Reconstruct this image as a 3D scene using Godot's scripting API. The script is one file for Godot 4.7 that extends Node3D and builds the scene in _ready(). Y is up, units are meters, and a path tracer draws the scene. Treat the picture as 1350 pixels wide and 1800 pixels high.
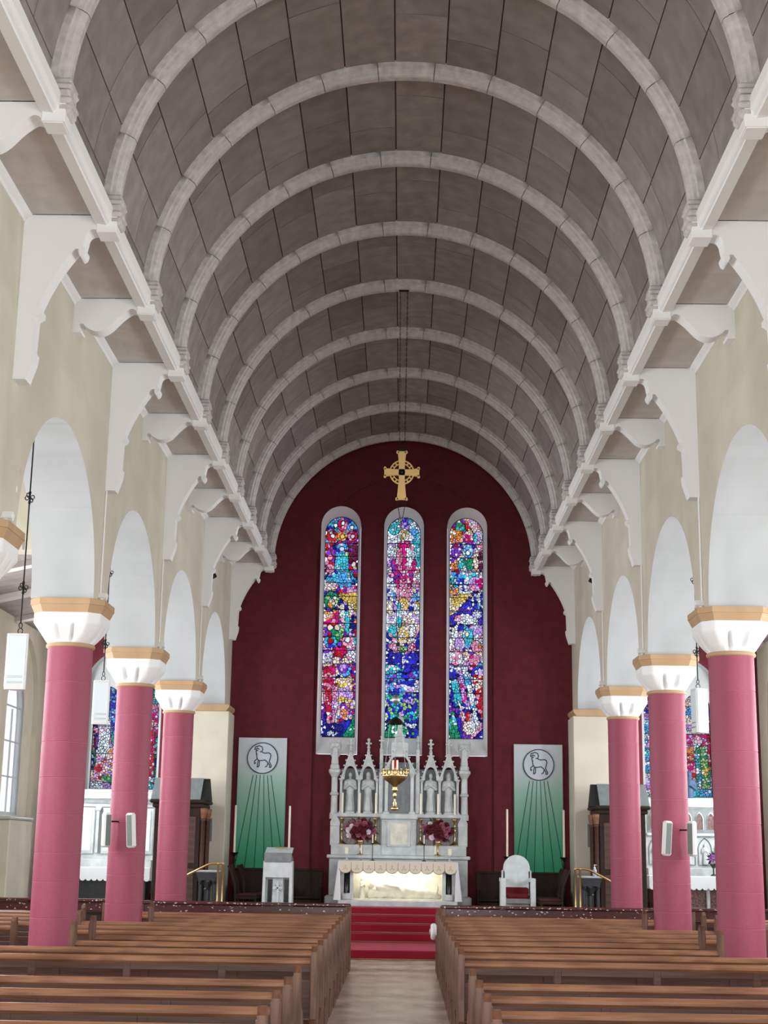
extends Node3D

# ---------------------------------------------------------------- basics
const RIB0 := 10.913       # depth of the first rib in view, metres in front of the camera
const RIBD := 2.216        # rib pitch
const VY := 7.913          # height of the vault axis
const VR := 2.95           # vault radius
const WX := 3.7            # nave face of the arcade wall
const WX2 := 4.46          # aisle face of the arcade wall
const OX := 7.7            # aisle outer wall
const ZE := 31.5           # end wall
const WEST := -9.0

var M := {}
var rng := RandomNumberGenerator.new()
var used := {}
const ORD := ["first", "second", "third", "fourth", "fifth", "sixth", "seventh", "eighth", "ninth", "tenth", "eleventh", "twelfth", "thirteenth", "fourteenth", "fifteenth", "sixteenth"]

func P(x: float, y: float, z: float) -> Vector3:   # z counts away from the camera
	return Vector3(x, y, -z)

func rib(i: float) -> float:
	return RIB0 + RIBD * i

# ---------------------------------------------------------------- naming
func numbered(called: String) -> String:
	if not used.has(called):
		used[called] = 0
		return called
	used[called] += 1
	return "%s_%03d" % [called, used[called]]

func thing(called: String, label: String, category: String, at := Vector3.ZERO, turn := 0.0, group := "") -> Node3D:
	var o := Node3D.new()
	o.name = numbered(called)
	add_child(o)
	o.position = at
	o.rotation.y = turn
	tag(o, label, category, group)
	return o

func tag(o: Node3D, label: String, category: String, group := "") -> Node3D:
	o.set_meta("label", label)
	o.set_meta("category", category)
	if group != "":
		o.set_meta("group", group)
	return o

func setting(called: String, label := "") -> Node3D:
	var o := Node3D.new()
	o.name = called
	add_child(o)
	o.set_meta("kind", "structure")
	if label != "":
		o.set_meta("label", label)
	return o

func part(called: String, st: SurfaceTool, m: Material, parent: Node3D, at := Vector3.ZERO) -> MeshInstance3D:
	st.generate_normals()
	return put(called, st.commit(), m, parent, at)

func put(called: String, mesh: Mesh, m: Material, parent: Node3D, at := Vector3.ZERO) -> MeshInstance3D:
	var o := MeshInstance3D.new()
	o.mesh = mesh
	o.material_override = m
	o.cast_shadow = GeometryInstance3D.SHADOW_CASTING_SETTING_ON
	if parent == self:
		o.name = numbered(called)
		add_child(o)
	else:
		var n := 0
		var key := str(parent.get_instance_id()) + called
		if used.has(key):
			used[key] += 1
			n = used[key]
		else:
			used[key] = 0
		o.name = called if n == 0 else "%s_%03d" % [called, n]
		parent.add_child(o, true)
	o.position = at
	return o

func copy(o: Node3D, label: String, at: Vector3, turn := 0.0, called := "") -> Node3D:
	var c: Node3D = o.duplicate()
	c.name = numbered(called if called != "" else str(o.name).trim_suffix("_001"))
	add_child(c)
	c.position = at
	c.rotation.y = turn
	c.set_meta("label", label)
	return c

# ---------------------------------------------------------------- mesh tools
func S() -> SurfaceTool:
	var st := SurfaceTool.new()
	st.begin(Mesh.PRIMITIVE_TRIANGLES)
	st.set_smooth_group(-1)
	return st

func tri(st: SurfaceTool, a: Vector3, b: Vector3, c: Vector3) -> void:   # counter-clockwise from outside
	st.add_vertex(a)
	st.add_vertex(c)
	st.add_vertex(b)

func quad(st: SurfaceTool, a: Vector3, b: Vector3, c: Vector3, d: Vector3) -> void:
	tri(st, a, b, c)
	tri(st, a, c, d)

func face(st: SurfaceTool, p: Array, inside: Vector3) -> void:   # convex polygon that looks away from «inside»
	var n: Vector3 = (p[1] - p[0]).cross(p[2] - p[0])
	var mid := Vector3.ZERO
	for v in p:
		mid += v
	mid /= p.size()
	var q := p.duplicate()
	if n.dot(mid - inside) < 0:
		q.reverse()
	for i in range(1, q.size() - 1):
		tri(st, q[0], q[i], q[i + 1])

func bx(st: SurfaceTool, c: Vector3, s: Vector3, b := 0.0, xf := Transform3D()) -> void:
	var h := s / 2
	b = minf(b, minf(h.x, minf(h.y, h.z)) * 0.95)
	var mid := xf * c
	var pt := func(sx, sy, sz, ax) -> Vector3:
		var k := Vector3(h.x - (0.0 if ax == 0 else b), h.y - (0.0 if ax == 1 else b), h.z - (0.0 if ax == 2 else b))
		return xf * (c + Vector3(k.x * sx, k.y * sy, k.z * sz))
	for s1 in [-1, 1]:
		face(st, [pt.call(s1, -1, -1, 0), pt.call(s1, 1, -1, 0), pt.call(s1, 1, 1, 0), pt.call(s1, -1, 1, 0)], mid)
		face(st, [pt.call(-1, s1, -1, 1), pt.call(1, s1, -1, 1), pt.call(1, s1, 1, 1), pt.call(-1, s1, 1, 1)], mid)
		face(st, [pt.call(-1, -1, s1, 2), pt.call(1, -1, s1, 2), pt.call(1, 1, s1, 2), pt.call(-1, 1, s1, 2)], mid)
	if b <= 0:
		return
	for s1 in [-1, 1]:
		for s2 in [-1, 1]:
			face(st, [pt.call(s1, s2, -1, 0), pt.call(s1, s2, 1, 0), pt.call(s1, s2, 1, 1), pt.call(s1, s2, -1, 1)], mid)
			face(st, [pt.call(s1, -1, s2, 0), pt.call(s1, 1, s2, 0), pt.call(s1, 1, s2, 2), pt.call(s1, -1, s2, 2)], mid)
			face(st, [pt.call(-1, s1, s2, 1), pt.call(1, s1, s2, 1), pt.call(1, s1, s2, 2), pt.call(-1, s1, s2, 2)], mid)
			for s3 in [-1, 1]:
				face(st, [pt.call(s1, s2, s3, 0), pt.call(s1, s2, s3, 1), pt.call(s1, s2, s3, 2)], mid)

func box(called: String, c: Vector3, s: Vector3, m: Material, parent: Node3D, b := 0.0) -> MeshInstance3D:
	var st := S()
	bx(st, Vector3.ZERO, s, b)
	return part(called, st, m, parent, c)

func prism(st: SurfaceTool, pts: PackedVector2Array, z0: float, z1: float, xf := Transform3D(), smooth := false) -> void:
	var p := pts.duplicate()
	var area := 0.0
	for i in p.size():
		area += p[i].cross(p[(i + 1) % p.size()])
	if (area < 0) != (xf.basis.determinant() < 0):
		p.reverse()
	var idx := Geometry2D.triangulate_polygon(p)
	st.set_smooth_group(-1)
	for i in range(0, idx.size(), 3):
		var a := p[idx[i]]
		var b := p[idx[i + 1]]
		var c := p[idx[i + 2]]
		if ((b - a).cross(c - a) < 0) != (xf.basis.determinant() < 0):
			var t := b
			b = c
			c = t
		tri(st, xf * Vector3(a.x, a.y, z1), xf * Vector3(b.x, b.y, z1), xf * Vector3(c.x, c.y, z1))
		tri(st, xf * Vector3(a.x, a.y, z0), xf * Vector3(c.x, c.y, z0), xf * Vector3(b.x, b.y, z0))
	if smooth:
		st.set_smooth_group(1)
	for i in p.size():
		var a := p[i]
		var b := p[(i + 1) % p.size()]
		quad(st, xf * Vector3(a.x, a.y, z0), xf * Vector3(b.x, b.y, z0), xf * Vector3(b.x, b.y, z1), xf * Vector3(a.x, a.y, z1))
	st.set_smooth_group(-1)

func lathe(st: SurfaceTool, prof: Array, seg := 16, xf := Transform3D(), soft := true) -> void:
	for k in prof.size() - 1:
		st.set_smooth_group(1 if soft else 1 + k)
		var p0: Vector2 = prof[k]
		var p1: Vector2 = prof[k + 1]
		for i in seg:
			var t0 := TAU * i / seg
			var t1 := TAU * (i + 1) / seg
			var a := xf * Vector3(p0.x * cos(t0), p0.y, -p0.x * sin(t0))
			var b := xf * Vector3(p0.x * cos(t1), p0.y, -p0.x * sin(t1))
			var c := xf * Vector3(p1.x * cos(t1), p1.y, -p1.x * sin(t1))
			var d := xf * Vector3(p1.x * cos(t0), p1.y, -p1.x * sin(t0))
			if p0.x > 1e-5:
				tri(st, a, b, c)
			if p1.x > 1e-5:
				tri(st, a, c, d)
	st.set_smooth_group(-1)

func tube(st: SurfaceTool, pts: Array, r: float, seg := 8) -> void:
	st.set_smooth_group(1)
	var rings := []
	for i in pts.size():
		var d: Vector3 = (pts[mini(i + 1, pts.size() - 1)] - pts[maxi(i - 1, 0)]).normalized()
		var u := d.cross(Vector3.RIGHT if absf(d.x) < 0.8 else Vector3.UP).normalized()
		var w := d.cross(u)
		var ring := []
		for k in seg:
			var t := TAU * k / seg
			ring.append(pts[i] + (u * cos(t) + w * sin(t)) * r)
		rings.append(ring)
	for i in rings.size() - 1:
		for k in seg:
			var k2 := (k + 1) % seg
			quad(st, rings[i][k], rings[i][k2], rings[i + 1][k2], rings[i + 1][k])
	st.set_smooth_group(-1)
	var a: Array = rings[0].duplicate()
	face(st, a, pts[1])
	face(st, rings[-1], pts[-2])

func torus(st: SurfaceTool, c: Vector3, R: float, r: float, n := 16, m := 6, ux := Vector3.RIGHT, uy := Vector3.UP) -> void:
	var pts := []
	for i in n + 1:
		var t := TAU * i / n
		pts.append(c + (ux * cos(t) + uy * sin(t)) * R)
	tube(st, pts, r, m)

func arch_pts(half: float, bottom: float, spring: float, n := 24, cx := 0.0, rise := 0.0) -> PackedVector2Array:   # round-headed opening
	var p := PackedVector2Array([Vector2(cx - half, bottom), Vector2(cx + half, bottom)])
	for i in n + 1:
		var t := PI * i / n
		p.append(Vector2(cx + half * cos(t), spring + (rise if rise > 0 else half) * sin(t)))
	return p

func pointed_pts(half: float, bottom: float, spring: float, cx := 0.0, n := 8) -> PackedVector2Array:   # gothic opening
	var p := PackedVector2Array([Vector2(cx - half, bottom), Vector2(cx + half, bottom)])
	for i in n + 1:
		var t := PI / 3 * i / n
		p.append(Vector2(cx - half + 2 * half * cos(t), spring + 2 * half * sin(t)))
	for i in range(n - 1, -1, -1):
		var t := PI / 3 * i / n
		p.append(Vector2(cx + half - 2 * half * cos(t), spring + 2 * half * sin(t)))
	return p

# polygon with one hole cut through, as a strip between two outlines of equal length
func ring_strip(st: SurfaceTool, outer: PackedVector2Array, z0: float, inner: PackedVector2Array, z1: float, xf := Transform3D()) -> void:
	var n := outer.size()
	for i in n:
		var j := (i + 1) % n
		var a := xf * Vector3(outer[i].x, outer[i].y, z0)
		var b := xf * Vector3(outer[j].x, outer[j].y, z0)
		var c := xf * Vector3(inner[j].x, inner[j].y, z1)
		var d := xf * Vector3(inner[i].x, inner[i].y, z1)
		quad(st, a, b, c, d)

# ---------------------------------------------------------------- surface nets
func nets(st: SurfaceTool, f: Callable, lo: Vector3, hi: Vector3, cell: float, xf := Transform3D()) -> void:
	var n := Vector3i(((hi - lo) / cell).ceil()) + Vector3i.ONE
	var v := PackedFloat32Array()
	v.resize(n.x * n.y * n.z)
	var sx := 1
	var sy := n.x
	var sz := n.x * n.y
	for z in n.z:
		for y in n.y:
			for x in n.x:
				v[x + y * sy + z * sz] = f.call(lo + Vector3(x, y, z) * cell)
	var at := {}
	for z in n.z - 1:
		for y in n.y - 1:
			for x in n.x - 1:
				var k := x + y * sy + z * sz
				var sum := Vector3.ZERO
				var cnt := 0
				for e in 12:
					var ax := e / 4
					var o1 := (e & 1)
					var o2 := (e >> 1) & 1
					var b := Vector3i.ZERO
					b[(ax + 1) % 3] = o1
					b[(ax + 2) % 3] = o2
					var c := b
					c[ax] = 1
					var fa := v[k + b.x * sx + b.y * sy + b.z * sz]
					var fb := v[k + c.x * sx + c.y * sy + c.z * sz]
					if (fa < 0) != (fb < 0):
						sum += Vector3(b) + Vector3(c - b) * (fa / (fa - fb))
						cnt += 1
				if cnt:
					at[k] = xf * (lo + (Vector3(x, y, z) + sum / cnt) * cell)
	st.set_smooth_group(1)
	for z in range(1, n.z - 1):
		for y in range(1, n.y - 1):
			for x in range(1, n.x - 1):
				var k := x + y * sy + z * sz
				var here := v[k] < 0
				for ax in 3:
					var d: int = [sx, sy, sz][ax]
					var d1: int = [sy, sz, sx][ax]
					var d2: int = [sz, sx, sy][ax]
					if here != (v[k + d] < 0):
						if here:
							quad(st, at[k - d1 - d2], at[k - d2], at[k], at[k - d1])
						else:
							quad(st, at[k - d1], at[k], at[k - d2], at[k - d1 - d2])
	st.set_smooth_group(-1)

func cone_d(p: Vector3, a: Vector3, b: Vector3, ra: float, rb: float) -> float:
	var ab := b - a
	var t := clampf((p - a).dot(ab) / ab.length_squared(), 0.0, 1.0)
	return (p - a - ab * t).length() - lerpf(ra, rb, t)

func smin(a: float, b: float, k: float) -> float:
	var h := maxf(k - absf(a - b), 0.0) / k
	return minf(a, b) - h * h * k * 0.25

# a robed standing figure of height 1, facing +z
func robed(p: Vector3, veil: float, raised: float) -> float:
	var ang := atan2(p.x, p.z)
	var fold := 0.007 * sin(ang * 9.0 + p.y * 3.0) * clampf((0.62 - p.y) * 3.0, 0.0, 1.0)
	var q := Vector3(p.x, p.y, p.z * 1.2)
	var d := cone_d(q, Vector3(0, 0.06, 0), Vector3(0, 0.52, 0), 0.135, 0.088) + fold
	d = maxf(d, -p.y)
	d = smin(d, cone_d(q, Vector3(0, 0.5, 0), Vector3(0, 0.72, 0.005), 0.088, 0.1), 0.05)
	d = smin(d, cone_d(q, Vector3(-0.085, 0.755, 0), Vector3(0.085, 0.755, 0), 0.048, 0.048), 0.05)
	d = smin(d, cone_d(p, Vector3(0, 0.78, 0), Vector3(0, 0.86, 0.008), 0.032, 0.03), 0.02)
	var hd := (Vector3(p.x, (p.y - 0.918) * 0.8, p.z - 0.01)).length() - 0.053
	d = smin(d, hd, 0.015)
	d = smin(d, cone_d(p, Vector3(0, 0.925, 0.06), Vector3(0, 0.905, 0.068), 0.006, 0.009), 0.012)
	for s in [-1.0, 1.0]:
		var el := Vector3(0.145 * s, 0.58, 0.03)
		var hand := Vector3(0.02 * s, 0.66 + raised * (0.1 if s > 0 else 0.0), 0.125)
		d = smin(d, cone_d(p, Vector3(0.125 * s, 0.745, 0), el, 0.04, 0.038), 0.03)
		d = smin(d, cone_d(p, el, hand, 0.04, 0.022), 0.02)
	if veil > 0:
		var vd := (Vector3(p.x, (p.y - 0.93) * 0.8, p.z + 0.01)).length() - 0.064
		vd = smin(vd, cone_d(q, Vector3(0, 0.9, -0.03), Vector3(0, 0.35, -0.05), 0.06, 0.1), 0.05)
		d = smin(d, maxf(vd, p.z - 0.03 - maxf(0.0, (p.y - 0.95) * 0.5)), 0.015)
	return d

# ---------------------------------------------------------------- materials
func noise_tex(freq: float, lo: Color, hi: Color, sd: int, size := 256, fractal := 4, cell := false, stops := []) -> NoiseTexture2D:
	var n := FastNoiseLite.new()
	n.noise_type = FastNoiseLite.TYPE_CELLULAR if cell else FastNoiseLite.TYPE_SIMPLEX_SMOOTH
	n.frequency = freq
	n.fractal_octaves = fractal
	n.seed = sd
	var t := NoiseTexture2D.new()
	t.width = size
	t.height = size
	t.seamless = true
	t.noise = n
	var g := Gradient.new()
	g.offsets = PackedFloat32Array([0.0, 1.0] if stops.is_empty() else stops)
	g.colors = PackedColorArray([lo, hi])
	t.color_ramp = g
	return t

func mat(c: Color, rough := 0.8, metal := 0.0, tex: Texture2D = null, scale := Vector3.ONE, bump := 0.0) -> StandardMaterial3D:
	var m := StandardMaterial3D.new()
	m.albedo_color = c
	m.roughness = rough
	m.metallic = metal
	if tex:
		m.albedo_texture = tex
		m.uv1_triplanar = true
		m.uv1_world_triplanar = true
		m.uv1_scale = scale
		if bump > 0:
			m.heightmap_enabled = true
			m.heightmap_texture = tex
			m.heightmap_scale = bump
	return m

func materials() -> void:
	var mottle := noise_tex(0.012, Color(0.8, 0.785, 0.785), Color(1, 1, 1), 3, 512, 5)
	var soft := noise_tex(0.008, Color(0.92, 0.92, 0.915), Color(1, 1, 1), 7, 256, 4)
	var grit := noise_tex(0.05, Color(0.92, 0.92, 0.92), Color(1, 1, 1), 11, 256, 3)
	var grain := noise_tex(0.01, Color(0.66, 0.6, 0.56), Color(1, 1, 1), 5, 256, 4)
	var vein := noise_tex(0.015, Color(0.84, 0.86, 0.865), Color(1, 1, 1), 21, 256, 5)
	M.cream = mat(Color(0.83, 0.805, 0.74), 0.9, 0, soft, Vector3(0.35, 0.35, 0.35))
	M.white = mat(Color(0.735, 0.75, 0.755), 0.85, 0, soft, Vector3(0.4, 0.4, 0.4))
	M.white_plaster = mat(Color(0.915, 0.92, 0.92), 0.8)
	M.taupe = mat(Color(0.80, 0.77, 0.755), 0.9, 0, soft, Vector3.ONE)
	M.pink = mat(Color(0.61, 0.27, 0.36), 0.62, 0, grit, Vector3(1.5, 1.5, 1.5))
	M.joint = mat(Color(0.71, 0.38, 0.47), 0.7)
	M.red_wall = mat(Color(0.42, 0.125, 0.175), 0.9, 0, mottle, Vector3(0.5, 0.5, 0.5))
	M.ochre = mat(Color(0.735, 0.60, 0.45), 0.6, 0, soft, Vector3.ONE)
	M.vault = []
	for k in 5:
		var c: Color = [Color(0.64, 0.615, 0.60), Color(0.61, 0.58, 0.565), Color(0.67, 0.645, 0.63), Color(0.63, 0.61, 0.60), Color(0.575, 0.545, 0.535)][k]
		var m := mat(c, 0.85, 0, mottle, Vector3(0.45, 0.45, 0.45), 0.6)
		m.uv1_offset = Vector3(0.37 * k, 0.13 * k, 0.71 * k)
		M.vault.append(m)
	M.mortar = mat(Color(0.29, 0.245, 0.225), 0.95)
	M.rib = mat(Color(0.84, 0.83, 0.825), 0.8, 0, mottle, Vector3(1.1, 1.1, 1.1), 0.15)
	M.wood = mat(Color(0.35, 0.215, 0.15), 0.5, 0, grain, Vector3(0.5, 7, 7))
	M.wood_light = mat(Color(0.635, 0.45, 0.325), 0.42, 0, grain, Vector3(0.5, 7, 7))
	M.wood_end = mat(Color(0.46, 0.315, 0.235), 0.45, 0, grain, Vector3(7, 0.6, 7))
	M.wood_dark = mat(Color(0.2, 0.12, 0.085), 0.8, 0, grain, Vector3(6, 0.7, 6))
	M.screen = mat(Color(0.34, 0.15, 0.15), 0.25, 0, noise_tex(0.03, Color(0.72, 0.66, 0.66), Color(1, 1, 1), 9, 256, 4), Vector3(1.5, 3, 3))
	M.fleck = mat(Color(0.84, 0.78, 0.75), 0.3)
	M.marble = mat(Color(0.80, 0.815, 0.81), 0.4, 0, vein, Vector3(0.9, 0.9, 0.9))
	M.marble_grey = mat(Color(0.55, 0.575, 0.58), 0.45, 0, vein, Vector3(1.4, 1.4, 1.4))
	M.marble_warm = mat(Color(0.9, 0.88, 0.81), 0.5, 0, vein, Vector3(1, 1, 1))
	M.marble_brown = mat(Color(0.58, 0.45, 0.45), 0.3, 0, noise_tex(0.03, Color(0.5, 0.45, 0.45), Color(1, 0.96, 0.94), 31, 256, 5), Vector3(2.2, 2.2, 2.2))
	M.marble_green = mat(Color(0.17, 0.19, 0.165), 0.25, 0, noise_tex(0.04, Color(0.35, 0.4, 0.36), Color(1, 1, 1), 33, 256, 5), Vector3(4, 4, 4))
	M.marble_dark = mat(Color(0.17, 0.19, 0.2), 0.3, 0, vein, Vector3(2, 2, 2))
	M.brass = mat(Color(0.78, 0.68, 0.48), 0.3, 1.0)
	M.gold = mat(Color(0.86, 0.72, 0.46), 0.5, 0.25)
	M.iron = mat(Color(0.1, 0.1, 0.095), 0.5, 0.6)
	M.cloth = mat(Color(0.88, 0.89, 0.9), 0.9)
	M.lace = mat(Color(0.88, 0.85, 0.77), 0.9)
	M.lace_edge = mat(Color(0.56, 0.49, 0.36), 0.9)
	M.candle = mat(Color(0.93, 0.9, 0.82), 0.5)
	M.carpet = mat(Color(0.62, 0.03, 0.175), 0.95, 0, noise_tex(0.15, Color(0.8, 0.8, 0.8), Color(1, 1, 1), 41, 256, 2), Vector3(4, 4, 4))
	M.carpet.rim_enabled = true
	M.carpet.rim = 0.3
	M.floor = mat(Color(0.84, 0.76, 0.70), 0.25, 0, noise_tex(0.012, Color(0.72, 0.69, 0.67), Color(1, 1, 1), 51, 256, 3), Vector3(0.7, 1, 0.5))
	M.glass = StandardMaterial3D.new()
	M.glass.albedo_color = Color.WHITE
	M.glass.vertex_color_use_as_albedo = true
	M.glass.roughness = 0.5
	M.glass.backlight_enabled = true
	M.glass.backlight = Color(1.9, 1.9, 1.9).linear_to_srgb()
	M.lead = mat(Color(0.035, 0.035, 0.045), 0.9)
	M.pane = StandardMaterial3D.new()
	M.pane.transparency = BaseMaterial3D.TRANSPARENCY_ALPHA
	M.pane.albedo_color = Color(0.95, 0.98, 1, 0.12)
	M.pane.roughness = 0.05
	M.acrylic = mat(Color(0.87, 0.91, 0.93), 0.35)
	M.acrylic.backlight_enabled = true
	M.acrylic.backlight = Color(0.45, 0.47, 0.48)
	M.chrome = mat(Color(0.62, 0.63, 0.62), 0.35, 0.8)
	M.speaker = mat(Color(0.86, 0.86, 0.85), 0.45)
	M.grille = mat(Color(0.6, 0.63, 0.62), 0.6, 0.1, noise_tex(0.25, Color(0.6, 0.6, 0.6), Color(1, 1, 1), 61, 128, 1, true), Vector3(12, 12, 12))
	M.stone_white = mat(Color(0.90, 0.95, 0.955), 0.5, 0, soft, Vector3(1.5, 1.5, 1.5))
	M.velvet = mat(Color(0.42, 0.05, 0.07), 0.9)
	M.seat_dark = mat(Color(0.27, 0.1, 0.12), 0.8)
	M.rose_dark = mat(Color(0.36, 0.07, 0.13), 0.7)
	M.rose_pink = mat(Color(0.62, 0.33, 0.42), 0.7)
	M.rose_white = mat(Color(0.88, 0.82, 0.84), 0.7)
	M.leaf = mat(Color(0.13, 0.2, 0.12), 0.6)
	M.lilac = mat(Color(0.6, 0.4, 0.68), 0.7)
	M.ruby = mat(Color(0.72, 0.05, 0.1), 0.2)
	M.blue_robe = mat(Color(0.2, 0.3, 0.42), 0.6)
	M.black = mat(Color(0.06, 0.055, 0.055), 0.7)
	M.tan_box = mat(Color(0.45, 0.46, 0.45), 0.6)

# ---------------------------------------------------------------- light and camera
func light_and_camera() -> void:
	var cam := Camera3D.new()
	cam.name = "camera"
	add_child(cam)
	cam.transform = Transform3D(Basis(Vector3(0.99981737, 0.01480983, -0.01207877), Vector3(-0.01171128, 0.97425589, 0.22514064), Vector3(0.01510211, -0.22495807, 0.9742514)).orthonormalized(), Vector3(0.0568, 1.93, 0))
	cam.fov = rad_to_deg(2.0 * atan(900.0 / 2553.022))
	cam.current = true
	var env := Environment.new()
	env.background_mode = Environment.BG_SKY
	var sky := Sky.new()
	var sm := ProceduralSkyMaterial.new()
	sm.sky_top_color = Color(0.86, 0.92, 1.0)
	sm.sky_horizon_color = Color(0.95, 0.97, 1.0)
	sm.ground_horizon_color = Color(0.86, 0.88, 0.88)
	sm.ground_bottom_color = Color(0.74, 0.76, 0.75)
	sm.sun_angle_max = 1.0
	sky.sky_material = sm
	env.sky = sky
	env.background_energy_multiplier = 2.1
	env.tonemap_mode = Environment.TONE_MAPPER_LINEAR
	env.tonemap_exposure = 1.0
	env.sdfgi_enabled = true
	env.ssao_enabled = true
	env.ssil_enabled = true
	var we := WorldEnvironment.new()
	we.name = "world"
	we.environment = env
	add_child(we)
	# daylight through the aisle windows and from the unseen west end
	for s in [-1.0, 1.0]:
		for z in AISLE_WINDOWS:
			day("aisle_daylight", P(s * (OX - 0.02), 3.9, z), Vector3(-s, 0, 0), Vector2(1.2, 2.7), 23.0 if z < 23 else 27.0)
	day("west_fill", P(0, 3.2, WEST + 0.3), Vector3(0, 0, -1), Vector2(4.6, 5.6), 125.0)  # west window light stretched low as added fill for soffits and column feet
	day("west_aisle_daylight", P(-6.1, 4.0, WEST + 0.3), Vector3(0, 0, -1), Vector2(1.4, 3.0), 40.0)
	day("west_aisle_daylight", P(6.1, 4.0, WEST + 0.3), Vector3(0, 0, -1), Vector2(1.4, 3.0), 40.0)

const AISLE_WINDOWS := [1.9, 6.5, 10.9, 15.3, 19.8, 24.2, 29.45]

func day(called: String, at: Vector3, towards: Vector3, size: Vector2, energy: float) -> void:
	var l := AreaLight3D.new()
	l.area_size = size
	l.light_energy = energy
	l.light_color = Color(0.97, 0.985, 1.0)
	l.shadow_enabled = true
	l.area_range = 60.0
	l.name = numbered(called)
	add_child(l)
	l.position = at
	l.basis = Basis.looking_at(towards, Vector3.UP)

# ---------------------------------------------------------------- the shell
func csg_cut(root: Node3D, pts: PackedVector2Array, xf: Transform3D, depth: float, m: Material) -> void:
	var c := CSGPolygon3D.new()
	c.name = "cut"
	c.polygon = pts
	c.mode = CSGPolygon3D.MODE_DEPTH
	c.depth = depth
	c.operation = CSGShape3D.OPERATION_SUBTRACTION
	c.material = m
	c.smooth_faces = false
	root.add_child(c, true)
	c.transform = xf

func csg_wall(called: String, lo: Vector3, hi: Vector3, m: Material) -> CSGBox3D:
	var b := CSGBox3D.new()
	b.name = called
	b.size = (hi - lo).abs()
	b.position = (lo + hi) / 2
	b.material = m
	b.set_meta("kind", "structure")
	add_child(b)
	return b

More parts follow.
